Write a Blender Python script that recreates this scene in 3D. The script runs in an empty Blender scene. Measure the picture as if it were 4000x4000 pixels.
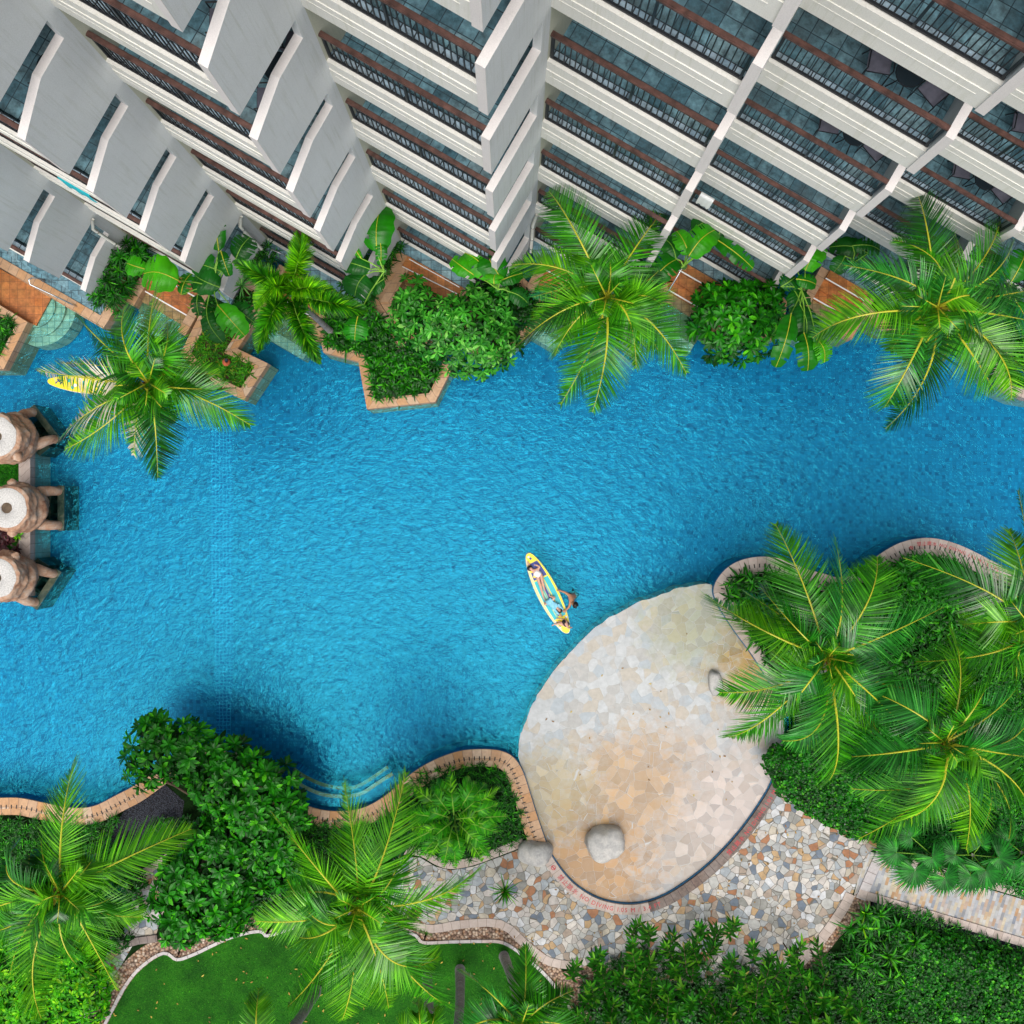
import bpy, bmesh, math, random
import numpy as np
from mathutils import Vector, Matrix
from mathutils.geometry import tessellate_polygon
R = math.radians
rnd = random.Random(7)
rng = np.random.default_rng(11)
sc = bpy.context.scene
COL = sc.collection
H, F = 35.0, 3750.0                      # camera height, focal length in photo pixels

def W(px, py, z=0.0):
    k = (H - z) / F
    return Vector(((px - 2000) * k, (2000 - py) * k, z))
def WP(pts, z=0.0): return [W(p[0], p[1], z) for p in pts]

# ------------------------------------------------------------------ materials
def newmat(name):
    m = bpy.data.materials.new(name); m.use_nodes = True
    nt = m.node_tree; nt.nodes.clear()
    out = nt.nodes.new('ShaderNodeOutputMaterial')
    return m, nt, out
def N(nt, t, **kw):
    n = nt.nodes.new(t)
    for k, v in kw.items():
        if k.startswith('i_'):
            key = k[2:]
            key = int(key) if key.isdigit() else key.replace('_', ' ')
            n.inputs[key].default_value = v
        else: setattr(n, k, v)
    return n
def L(nt, a, b): nt.links.new(a, b)
def ramp(nt, fac, stops, interp='LINEAR'):
    r = N(nt, 'ShaderNodeValToRGB'); r.color_ramp.interpolation = interp
    e = r.color_ramp.elements
    while len(e) < len(stops): e.new(0.5)
    for i, (p, c) in enumerate(stops):
        e[i].position = p; e[i].color = (*c, 1) if len(c) == 3 else c
    L(nt, fac, r.inputs[0]); return r.outputs[0]
def mix(nt, fac, a, b, mode='MIX'):
    m = N(nt, 'ShaderNodeMix', data_type='RGBA', blend_type=mode)
    for s, v in ((m.inputs[0], fac), (m.inputs[6], a), (m.inputs[7], b)):
        if hasattr(v, 'is_output'): L(nt, v, s)
        elif isinstance(v, (int, float)): s.default_value = v
        else: s.default_value = (*v, 1)
    return m.outputs[2]
def noise(nt, vec, scale, detail=3, rough=.5, dist=0):
    n = N(nt, 'ShaderNodeTexNoise', i_Scale=scale, i_Detail=detail, i_Roughness=rough, i_Distortion=dist)
    if vec is not None: L(nt, vec, n.inputs['Vector'])
    return n.outputs[0]
def principled(nt, out, base, rough=.6, spec=.5, metal=0, bump=None, bstr=.3, bdist=.02):
    p = N(nt, 'ShaderNodeBsdfPrincipled', i_Roughness=rough if not hasattr(rough, 'is_output') else .5, i_Metallic=metal)
    p.inputs['Specular IOR Level'].default_value = spec
    if hasattr(base, 'is_output'): L(nt, base, p.inputs['Base Color'])
    else: p.inputs['Base Color'].default_value = (*base, 1)
    if hasattr(rough, 'is_output'): L(nt, rough, p.inputs['Roughness'])
    if bump is not None:
        b = N(nt, 'ShaderNodeBump', i_Strength=bstr, i_Distance=bdist)
        L(nt, bump, b.inputs['Height']); L(nt, b.outputs[0], p.inputs['Normal'])
    L(nt, p.outputs[0], out.inputs[0]); return p
def objco(nt): return N(nt, 'ShaderNodeTexCoord').outputs['Object']
def geopos(nt): return N(nt, 'ShaderNodeNewGeometry').outputs['Position']

def mat_plain(name, col, rough=.6, var=.15, scale=6, spec=.4, metal=0, bump=.1):
    m, nt, out = newmat(name); co = geopos(nt)
    n = noise(nt, co, scale, 5, .6)
    c = ramp(nt, n, [(.3, tuple(x * (1 - var) for x in col)), (.7, tuple(min(1, x * (1 + var)) for x in col))])
    principled(nt, out, c, rough, spec, metal, n, bump, .02); return m

def mat_leaf(name, c1, c2, c3=None, rough=.42, trans=.3, spec=.5, blotch=.35):
    m, nt, out = newmat(name)
    g = N(nt, 'ShaderNodeNewGeometry')
    c3 = c3 or c2
    c1, c2, c3 = ((c[0] * .8, c[1] * 1.3, c[2] * .45) if c[1] > c[0] else c for c in (c1, c2, c3)); spec *= .5
    base = ramp(nt, g.outputs['Random Per Island'], [(0, c1), (.55, tuple((a + b) / 2 for a, b in zip(c1, c2))), (.85, c2), (1, c3)])
    n = noise(nt, g.outputs['Position'], 2.2, 2)
    v = ramp(nt, n, [(.3, (1 - blotch,) * 3), (.7, (1 + blotch, 1 + blotch, 1 + blotch * .6))])
    base = mix(nt, 1.0, base, v, 'MULTIPLY')
    p = N(nt, 'ShaderNodeBsdfPrincipled', i_Roughness=rough); p.inputs['Specular IOR Level'].default_value = spec
    L(nt, base, p.inputs['Base Color'])
    t = N(nt, 'ShaderNodeBsdfTranslucent'); tc = mix(nt, 1.0, base, (1.3, 1.25, .45), 'MULTIPLY'); L(nt, tc, t.inputs[0])
    ms = N(nt, 'ShaderNodeMixShader', i_Fac=trans); L(nt, p.outputs[0], ms.inputs[1]); L(nt, t.outputs[0], ms.inputs[2])
    L(nt, ms.outputs[0], out.inputs[0]); return m

def mat_wall(name, col, dirt=(.33, .33, .27)):
    m, nt, out = newmat(name); co = geopos(nt)
    n1 = noise(nt, co, .9, 6, .65); n2 = noise(nt, co, 55, 2, .6)
    mp = N(nt, 'ShaderNodeMapping'); mp.inputs['Scale'].default_value = (7, 7, .35); L(nt, co, mp.inputs[0])
    n3 = noise(nt, mp.outputs[0], 1.6, 5, .7)
    c = ramp(nt, n1, [(.3, tuple(x * .93 for x in col)), (.65, col)])
    st = ramp(nt, n3, [(.52, (0, 0, 0)), (.78, (.42, .42, .42))])
    c = mix(nt, st, c, dirt)
    c = mix(nt, 1.0, c, ramp(nt, n2, [(.3, (.9, .9, .9)), (.7, (1.04, 1.04, 1.04))]), 'MULTIPLY')
    principled(nt, out, c, .85, .2, 0, n2, .25, .01); return m

def mat_tiles(name, cols, sx, sy, mortar, msize=.03, use_uv=False, rot=0, rough=.6, stain=None, stain_amt=.5, nscale=3, offset=0.5, bstr=.25, fine=.35):
    m, nt, out = newmat(name)
    tc = N(nt, 'ShaderNodeTexCoord')
    co = tc.outputs['UV'] if use_uv else tc.outputs['Object']
    mp = N(nt, 'ShaderNodeMapping'); mp.inputs['Rotation'].default_value = (0, 0, rot); L(nt, co, mp.inputs[0])
    wob = N(nt, 'ShaderNodeVectorMath', operation='MULTIPLY_ADD')
    nz = N(nt, 'ShaderNodeTexNoise', i_Scale=5.0); L(nt, mp.outputs[0], nz.inputs['Vector'])
    L(nt, nz.outputs['Color'], wob.inputs[0]); wob.inputs[1].default_value = (.05 * sx,) * 3; L(nt, mp.outputs[0], wob.inputs[2])
    b = N(nt, 'ShaderNodeTexBrick', offset=offset); b.inputs['Scale'].default_value = 1.0
    b.inputs['Mortar Size'].default_value = msize * min(sx, sy); b.inputs['Mortar Smooth'].default_value = .3
    b.inputs['Brick Width'].default_value = sx; b.inputs['Row Height'].default_value = sy
    b.inputs['Color1'].default_value = (0, 0, 0, 1); b.inputs['Color2'].default_value = (1, 1, 1, 1); b.inputs['Mortar'].default_value = (.5, .5, .5, 1)
    L(nt, wob.outputs[0], b.inputs['Vector'])
    k = len(cols)
    c = ramp(nt, b.outputs['Color'], [(i / max(1, k - 1), cc) for i, cc in enumerate(cols)])
    n = noise(nt, mp.outputs[0], nscale, 6, .68)
    c = mix(nt, 1.0, c, ramp(nt, n, [(.28, (1 - fine,) * 3), (.72, (1 + fine,) * 3)]), 'MULTIPLY')
    if stain:
        s = ramp(nt, noise(nt, geopos(nt), .8, 5, .7), [(.45, (0, 0, 0)), (.7, (stain_amt,) * 3)])
        c = mix(nt, s, c, stain)
    c = mix(nt, b.outputs['Fac'], c, mortar)
    inv = N(nt, 'ShaderNodeMath', operation='SUBTRACT'); inv.inputs[0].default_value = 1; L(nt, b.outputs['Fac'], inv.inputs[1])
    principled(nt, out, c, rough, .35, 0, inv.outputs[0], bstr, .02); return m

def mat_flag(name, cols, scale, joint, jw=.03, rough=.7, zone=None, metric_rand=1.0, fine=.2):
    """irregular flagstones; zone=(colour, threshold...) adds mineral stains"""
    m, nt, out = newmat(name); co = geopos(nt)
    nz = N(nt, 'ShaderNodeTexNoise', i_Scale=1.6); L(nt, co, nz.inputs['Vector'])
    wob = N(nt, 'ShaderNodeVectorMath', operation='MULTIPLY_ADD'); L(nt, nz.outputs['Color'], wob.inputs[0]); wob.inputs[1].default_value = (.25, .25, 0); L(nt, co, wob.inputs[2])
    mpz = N(nt, 'ShaderNodeMapping'); mpz.inputs['Scale'].default_value = (1, 1, 0); L(nt, wob.outputs[0], mpz.inputs[0])
    v = N(nt, 'ShaderNodeTexVoronoi', i_Scale=scale, i_Randomness=metric_rand); L(nt, mpz.outputs[0], v.inputs['Vector'])
    e = N(nt, 'ShaderNodeTexVoronoi', feature='DISTANCE_TO_EDGE', i_Scale=scale, i_Randomness=metric_rand); L(nt, mpz.outputs[0], e.inputs['Vector'])
    sep = N(nt, 'ShaderNodeSeparateColor'); L(nt, v.outputs['Color'], sep.inputs[0])
    k = len(cols)
    c = ramp(nt, sep.outputs[0], [(i / (k), cc) for i, cc in enumerate(cols)], 'CONSTANT')
    n = noise(nt, co, 5, 7, .7)
    c = mix(nt, 1.0, c, ramp(nt, n, [(.28, (1 - fine,) * 3), (.72, (1 + fine,) * 3)]), 'MULTIPLY')
    for (zc, cx, cy, rad, amt, ns) in (zone or []):
        # mineral stain patches around a real place on the stone
        d = N(nt, 'ShaderNodeVectorMath', operation='DISTANCE'); L(nt, co, d.inputs[0]); d.inputs[1].default_value = (cx, cy, 0)
        dd = N(nt, 'ShaderNodeMath', operation='DIVIDE'); L(nt, d.outputs['Value'], dd.inputs[0]); dd.inputs[1].default_value = rad
        nn = N(nt, 'ShaderNodeMath', operation='MULTIPLY_ADD'); L(nt, noise(nt, co, ns, 6, .75), nn.inputs[0]); nn.inputs[1].default_value = 1.8; nn.inputs[2].default_value = -.9
        ad = N(nt, 'ShaderNodeMath', operation='ADD'); L(nt, dd.outputs[0], ad.inputs[0]); L(nt, nn.outputs[0], ad.inputs[1])
        s = ramp(nt, ad.outputs[0], [(.35, (amt,) * 3), (1.0, (0, 0, 0))])
        c = mix(nt, s, c, mix(nt, 1.0, zc, ramp(nt, sep.outputs[1], [(0, (.75, .75, .75)), (1, (1.25, 1.25, 1.25))]), 'MULTIPLY'))
    j = ramp(nt, e.outputs['Distance'], [(jw * .5, (1, 1, 1)), (jw, (0, 0, 0))])
    c = mix(nt, j, c, joint)
    hgt = ramp(nt, e.outputs['Distance'], [(0, (0, 0, 0)), (jw * 1.6, (1, 1, 1))])
    principled(nt, out, c, rough, .35, 0, hgt, .35, .02); return m

def mat_pebble(name, cols, scale):
    m, nt, out = newmat(name); co = geopos(nt)
    v = N(nt, 'ShaderNodeTexVoronoi', i_Scale=scale); L(nt, co, v.inputs['Vector'])
    sep = N(nt, 'ShaderNodeSeparateColor'); L(nt, v.outputs['Color'], sep.inputs[0])
    c = ramp(nt, sep.outputs[0], [(i / (len(cols) - 1), cc) for i, cc in enumerate(cols)])
    d = ramp(nt, v.outputs['Distance'], [(.25, (1, 1, 1)), (.75, (.25, .22, .2))])
    c = mix(nt, 1.0, c, d, 'MULTIPLY')
    inv = ramp(nt, v.outputs['Distance'], [(0, (1, 1, 1)), (.8, (0, 0, 0))])
    principled(nt, out, c, .8, .2, 0, inv, .8, .04); return m

def mat_stone(name, c1, c2, c3, scale=1.6, rough=.85, streak=True):
    m, nt, out = newmat(name); co = geopos(nt)
    n = noise(nt, co, scale, 7, .65, .8)
    c = ramp(nt, n, [(.3, c1), (.5, c2), (.68, c3)])
    n2 = noise(nt, co, 14, 4, .7)
    c = mix(nt, 1.0, c, ramp(nt, n2, [(.3, (.82,) * 3), (.7, (1.12,) * 3)]), 'MULTIPLY')
    principled(nt, out, c, rough, .25, 0, n, .6, .06); return m

M = {}
M['wall'] = mat_wall('wall_paint', (.73, .75, .76), (.40, .42, .33))
M['fascia'] = mat_wall('fascia_paint', (.74, .73, .68), (.40, .41, .27))
M['coping_white'] = mat_wall('white_coping', (.74, .70, .68), (.55, .54, .5))
M['cream'] = mat_wall('cream_paint', (.62, .62, .50), (.40, .42, .30))
M['slate'] = mat_tiles('slate_floor', [(.07, .17, .22), (.17, .32, .38), (.11, .24, .30), (.26, .41, .46)], .36, .36, (.04, .07, .09), .035, nscale=5, offset=.0, fine=.75, stain=(.12, .15, .16), stain_amt=.6)
M['ledge'] = mat_tiles('pale_ledge_tile', [(.22, .33, .42), (.36, .47, .55), (.28, .38, .46)], .3, .3, (.03, .04, .05), .06, nscale=6, fine=.5)
M['wood'] = mat_plain('handrail_wood', (.088, .042, .033), .5, .6, 5, .5)
M['iron'] = mat_plain('black_iron', (.012, .014, .018), .45, .2)
M['glass'] = mat_plain('dark_glass', (.02, .03, .04), .08, .1, spec=.8)
M['metal'] = mat_plain('steel_rail', (.62, .64, .66), .25, .1, metal=.9)
M['chair_fabric'] = mat_plain('chair_fabric', (.13, .13, .17), .8, .2)
M['coping'] = mat_tiles('sandstone_coping', [(.42, .26, .15), (.50, .33, .21), (.46, .24, .10), (.53, .40, .29)], .34, .34, (.24, .15, .10), .035, use_uv=True, nscale=7, offset=0, fine=.22, stain=(.42, .20, .08), stain_amt=.45)
M['coping_pale'] = mat_tiles('pale_coping', [(.40, .33, .29), (.47, .40, .36), (.37, .30, .26)], .32, .6, (.22, .18, .15), .03, use_uv=True, nscale=7, offset=0, fine=.15, stain=(.38, .26, .18), stain_amt=.3)
M['kerb_grey'] = mat_tiles('grey_kerb', [(.40, .37, .37), (.48, .46, .45), (.42, .34, .31)], .4, .6, (.16, .13, .12), .03, use_uv=True, nscale=6, offset=0, fine=.2)
M['kerb_dark'] = mat_tiles('worn_dark_kerb', [(.09, .065, .055), (.15, .11, .09), (.12, .08, .065)], .3, .6, (.07, .05, .05), .04, use_uv=True, nscale=8, offset=0, fine=.5, stain=(.30, .27, .25), stain_amt=.5)
M['orange'] = mat_tiles('orange_tile', [(.42, .13, .03), (.34, .12, .04), (.50, .18, .05)], .3, .3, (.2, .08, .03), .03, nscale=6, offset=0, fine=.5, stain=(.22, .15, .05), stain_amt=.5, rough=.4)
M['ochre'] = mat_tiles('ochre_step_tile', [(.24, .16, .05), (.30, .21, .09), (.20, .15, .07)], .28, .28, (.10, .08, .04), .04, nscale=6, offset=0, fine=.5, stain=(.13, .17, .12), stain_amt=.6, rough=.4)
M['sandstep'] = mat_tiles('sandy_step_tile', [(.42, .33, .22), (.56, .43, .30), (.36, .31, .24)], .25, .25, (.13, .17, .14), .04, nscale=6, offset=0, fine=.4, rough=.5)
M['soil'] = mat_plain('soil', (.055, .035, .018), .95, .5, 9, .1, bump=.6)
M['soil_green'] = mat_plain('shade_dark_soil', (.006, .022, .004), .95, .6, 5, .1, bump=.6)  # green soil, shade under the planting darkened into its colour
M['lawn'] = None
M['gravel'] = mat_pebble('river_pebble', [(.28, .15, .09), (.50, .36, .26), (.20, .12, .09), (.60, .50, .40), (.40, .22, .12)], 11)
M['grit'] = mat_pebble('dark_grit', [(.03, .035, .05), (.07, .08, .10), (.05, .05, .07)], 24)
M['crazy'] = mat_flag('crazy_paving', [(.32, .33, .33), (.40, .40, .38), (.28, .31, .33), (.40, .36, .29), (.30, .14, .07), (.50, .47, .43), (.13, .16, .20), (.37, .37, .35), (.38, .26, .14), (.42, .39, .36), (.31, .25, .20), (.48, .49, .50), (.24, .24, .22)], 4.1, (.12, .11, .09), .035, fine=.3)
M['crazy_pale'] = M['crazy']
M['platform'] = mat_flag('beach_flagstone', [(.36, .40, .43), (.42, .44, .45), (.41, .405, .39), (.45, .47, .48), (.38, .38, .37), (.42, .39, .34)], 2.8, (.45, .46, .46), .011, rough=.55, fine=.14,
    zone=[((.37, .29, .23), 6.6, -11.6, 5.2, .6, 1.1), ((.40, .21, .06), 2.6, -13.2, 3.2, .75, 2.2), ((.36, .22, .05), 9.0, -5.6, 2.2, .9, 1.8), ((.30, .31, .16), 6.6, -4.0, 2.4, .55, 2.0), ((.42, .24, .08), 4.4, -9.8, 2.6, .55, 3.4), ((.38, .29, .12), 1.4, -10.2, 2.2, .6, 2.6), ((.50, .43, .40), 8.6, -11.0, 3.0, .6, 1.2)])
M['path'] = mat_tiles('strip_paving', [(.30, .32, .35), (.43, .41, .36), (.38, .39, .41), (.36, .21, .10), (.46, .40, .29), (.17, .19, .23), (.40, .41, .42)], .30, .115, (.30, .29, .27), .03, rot=R(107), nscale=6, fine=.2)
M['boulder'] = mat_stone('boulder_stone', (.30, .30, .30), (.47, .46, .44), (.58, .55, .50))
M['statue'] = mat_stone('statue_sandstone', (.26, .12, .07), (.44, .27, .18), (.50, .39, .31), 2.4)
M['plaster'] = mat_plain('white_plaster', (.50, .49, .47), .85, .3, 22)
M['wet'] = mat_stone('wet_algae_stone', (.012, .020, .020), (.025, .05, .035), (.10, .11, .07), 2.5, .3)
M['bark'] = mat_tiles('palm_bark', [(.26, .24, .23), (.34, .32, .31), (.20, .18, .18)], 2.0, .09, (.10, .09, .09), .12, use_uv=True, nscale=10, offset=0)
M['bark2'] = mat_plain('brown_bark', (.10, .07, .045), .9, .4)
M['rachis'] = mat_plain('frond_rib', (.46, .46, .03), .45, .2, 3)
M['rib_green'] = mat_plain('leaf_rib', (.20, .42, .04), .45, .2, 3)
M['fiber'] = mat_plain('palm_fibre', (.30, .15, .05), .9, .5, 9)
M['coconut'] = mat_leaf('palm_leaf', (.014, .095, .008), (.075, .27, .016), (.20, .42, .04), .30, .22, 1.0)
M['coconut_y'] = mat_leaf('palm_leaf_lime', (.040, .16, .008), (.19, .39, .022), (.36, .52, .06), .32, .26, 1.0)
M['coconut_d'] = mat_leaf('palm_leaf_deep', (.005, .045, .006), (.022, .14, .020), (.10, .30, .07), .28, .18, 1.2)
M['coconut_b'] = mat_leaf('palm_leaf_bluegreen', (.008, .075, .020), (.045, .23, .07), (.16, .40, .16), .28, .2, 1.2)
M['bleach'] = mat_leaf('bleached_leaflet', (.55, .50, .42), (.66, .60, .52), (.30, .38, .10), .6, .2)
M['foxtail'] = mat_leaf('foxtail_leaf', (.006, .05, .004), (.06, .26, .010), (.32, .48, .02), .4, .3)
M['foxtail_y'] = mat_leaf('foxtail_leaf_lime', (.02, .13, .005), (.22, .44, .015), (.48, .60, .03), .4, .3)
M['banana'] = mat_leaf('banana_leaf', (.008, .10, .008), (.025, .19, .012), (.08, .33, .02), .32, .22, .6, .3)
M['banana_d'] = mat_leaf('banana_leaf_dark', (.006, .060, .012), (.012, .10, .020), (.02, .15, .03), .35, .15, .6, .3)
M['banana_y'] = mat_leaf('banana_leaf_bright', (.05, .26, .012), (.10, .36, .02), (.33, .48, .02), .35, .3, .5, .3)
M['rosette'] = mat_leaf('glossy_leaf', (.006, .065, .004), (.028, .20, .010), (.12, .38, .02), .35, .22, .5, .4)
M['rosette_d'] = mat_leaf('glossy_leaf_dark', (.002, .025, .002), (.008, .075, .006), (.03, .17, .012), .35, .18, .5, .4)  # under-layer and undergrowth leaves, shade between rosettes put into the colour
M['frangi'] = mat_leaf('pale_frangipani_leaf', (.012, .11, .018), (.10, .33, .08), (.36, .54, .30), .35, .28, .6, .5)
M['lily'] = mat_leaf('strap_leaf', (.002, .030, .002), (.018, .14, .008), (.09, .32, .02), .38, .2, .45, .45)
M['olive'] = mat_leaf('sparse_cover_leaf', (.02, .10, .006), (.07, .24, .01), (.26, .26, .02), .5, .2, .4, .5)
M['hedge'] = mat_leaf('hedge_leaf', (.002, .030, .003), (.014, .13, .008), (.10, .31, .02), .4, .2, .5, .5)
M['lime_cover'] = mat_leaf('lime_leaf', (.03, .20, .008), (.14, .37, .010), (.38, .50, .02), .45, .3, .4, .5)
M['croton'] = mat_leaf('whorled_leaf', (.006, .055, .006), (.045, .21, .025), (.26, .42, .08), .32, .2, .6, .4)
M['croton_y'] = mat_leaf('whorled_tip_leaf', (.06, .22, .02), (.18, .36, .05), (.46, .36, .12), .4, .3)
M['areca'] = mat_leaf('areca_leaf', (.03, .20, .01), (.10, .36, .015), (.33, .50, .02), .4, .3)
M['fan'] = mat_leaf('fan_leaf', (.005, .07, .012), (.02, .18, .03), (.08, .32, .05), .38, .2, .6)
M['redleaf'] = mat_leaf('burgundy_leaf', (.03, .008, .012), (.09, .025, .03), (.20, .07, .08), .4, .2)
M['aloe'] = mat_leaf('agave_leaf', (.10, .24, .15), (.22, .38, .25), (.38, .48, .35), .4, .15)
M['yellow'] = mat_plain('board_yellow', (.86, .70, .02), .35, .05, 3)
M['paleyellow'] = mat_plain('board_pale_yellow', (.85, .74, .36), .4, .05, 3)
M['turq'] = mat_plain('board_turquoise', (.0, .45, .52), .4, .05)
M['navy'] = mat_plain('board_navy', (.012, .035, .26), .4, .05)
M['white'] = mat_plain('white_foam', (.82, .84, .84), .4, .03)
M['skin'] = mat_plain('skin', (.60, .34, .25), .5, .08, 8)
M['skin_tan'] = mat_plain('tanned_skin', (.44, .21, .12), .45, .08, 8)
M['hair'] = mat_plain('black_hair', (.008, .006, .006), .4, .3)
M['swimwhite'] = mat_plain('white_swimsuit', (.80, .78, .78), .7, .06, 20)
M['shirt'] = mat_plain('blue_rash_shirt', (.22, .55, .72), .7, .2, 12)
M['shorts'] = mat_plain('dark_shorts', (.02, .03, .05), .7, .2)
M['blacksuit'] = mat_plain('black_and_white_suit', (.02, .02, .03), .6, .2)
M['lips'] = mat_plain('red_lips', (.5, .08, .07), .4, .1)
M['red'] = mat_plain('red_paint', (.50, .035, .05), .6, .2)
M['lampred'] = mat_plain('terracotta_globe', (.55, .13, .06), .5, .15)
M['pipe'] = mat_plain('white_pipe', (.66, .66, .60), .5, .08)
M['darkgrate'] = mat_plain('dark_slot', (.015, .014, .014), .6, .2)

def mk_lawn():
    m, nt, out = newmat('lawn_turf'); co = geopos(nt)
    a = noise(nt, co, 38, 4, .75); b = noise(nt, co, 1.1, 3, .6)
    c = ramp(nt, a, [(.3, (.004, .045, .003)), (.5, (.012, .105, .006)), (.72, (.05, .20, .012))])
    c = mix(nt, 1.0, c, ramp(nt, b, [(.3, (.6, .62, .7)), (.7, (1.5, 1.35, 1.0))]), 'MULTIPLY')
    principled(nt, out, c, .9, .15, 0, a, .8, .04); return m
M['lawn'] = mk_lawn()

def mk_poolfloor(name, cols, joint, sc_=.12, msize=.05, wave=.10):
    m, nt, out = newmat(name); co = geopos(nt)
    mp = N(nt, 'ShaderNodeMapping'); mp.inputs['Scale'].default_value = (1, 1, 0); L(nt, co, mp.inputs[0])
    nz = N(nt, 'ShaderNodeTexNoise', i_Scale=2.6, i_Detail=2.0); L(nt, mp.outputs[0], nz.inputs['Vector'])
    wob = N(nt, 'ShaderNodeVectorMath', operation='MULTIPLY_ADD'); L(nt, nz.outputs['Color'], wob.inputs[0]); wob.inputs[1].default_value = (wave, wave, 0); L(nt, mp.outputs[0], wob.inputs[2])
    b = N(nt, 'ShaderNodeTexBrick', offset=0); b.inputs['Scale'].default_value = 1
    b.inputs['Brick Width'].default_value = sc_; b.inputs['Row Height'].default_value = sc_; b.inputs['Mortar Size'].default_value = msize * sc_; b.inputs['Mortar Smooth'].default_value = .2
    b.inputs['Color1'].default_value = (0, 0, 0, 1); b.inputs['Color2'].default_value = (1, 1, 1, 1)
    L(nt, wob.outputs[0], b.inputs['Vector'])
    c = ramp(nt, b.outputs['Color'], [(i / (len(cols) - 1), cc) for i, cc in enumerate(cols)])
    n = noise(nt, mp.outputs[0], .35, 4, .6)
    c = mix(nt, 1.0, c, ramp(nt, n, [(.3, (.9, .92, .94)), (.7, (1.08, 1.06, 1.04))]), 'MULTIPLY')
    c = mix(nt, b.outputs['Fac'], c, joint)
    principled(nt, out, c, .5, .3); return m
M['mosaic'] = mk_poolfloor('blue_mosaic', [(.0, .075, .20), (.0, .145, .31), (.0, .155, .33), (.0, .12, .27), (.0, .20, .40)], (.0, .105, .23), .13, .05)
M['lane'] = mk_poolfloor('lane_mosaic', [(.0, .08, .24), (.0, .12, .29), (.0, .10, .27)], (.01, .23, .43), .135, .13, .16)
M['deepblue'] = mk_poolfloor('deep_blue_wall_tile', [(.0, .09, .22), (.0, .14, .30)], (.0, .07, .15), .13, .05)

def mk_water():
    m, nt, out = newmat('pool_water'); co = geopos(nt)
    mp = N(nt, 'ShaderNodeMapping'); mp.inputs['Scale'].default_value = (1.0, 1.35, 0); mp.inputs['Rotation'].default_value = (0, 0, .35); L(nt, co, mp.inputs[0])
    n1 = noise(nt, mp.outputs[0], 1.9, 3, .6, .9); n2 = noise(nt, mp.outputs[0], 5.5, 2, .5, .5)
    ad = N(nt, 'ShaderNodeMath', operation='MULTIPLY_ADD'); L(nt, n2, ad.inputs[0]); ad.inputs[1].default_value = .35; L(nt, n1, ad.inputs[2])
    bp = N(nt, 'ShaderNodeBump', i_Strength=1.0, i_Distance=.05); L(nt, ad.outputs[0], bp.inputs['Height'])
    fr = N(nt, 'ShaderNodeFresnel', i_IOR=1.62); L(nt, bp.outputs[0], fr.inputs['Normal'])
    gl = N(nt, 'ShaderNodeBsdfGlossy', i_Roughness=.05); gl.inputs[0].default_value = (.04, .60, .78, 1); L(nt, bp.outputs[0], gl.inputs['Normal'])
    tr = N(nt, 'ShaderNodeBsdfTransparent'); tr.inputs[0].default_value = (.58, .97, 1, 1)
    gg = N(nt, 'ShaderNodeNewGeometry'); iv = N(nt, 'ShaderNodeMath', operation='SUBTRACT'); iv.inputs[0].default_value = 1; L(nt, gg.outputs['Backfacing'], iv.inputs[1])
    mu = N(nt, 'ShaderNodeMath', operation='MULTIPLY'); L(nt, fr.outputs[0], mu.inputs[0]); L(nt, iv.outputs[0], mu.inputs[1])
    ms = N(nt, 'ShaderNodeMixShader'); L(nt, mu.outputs[0], ms.inputs[0]); L(nt, tr.outputs[0], ms.inputs[1]); L(nt, gl.outputs[0], ms.inputs[2])
    L(nt, ms.outputs[0], out.inputs[0]); return m
M['water'] = mk_water()

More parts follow.
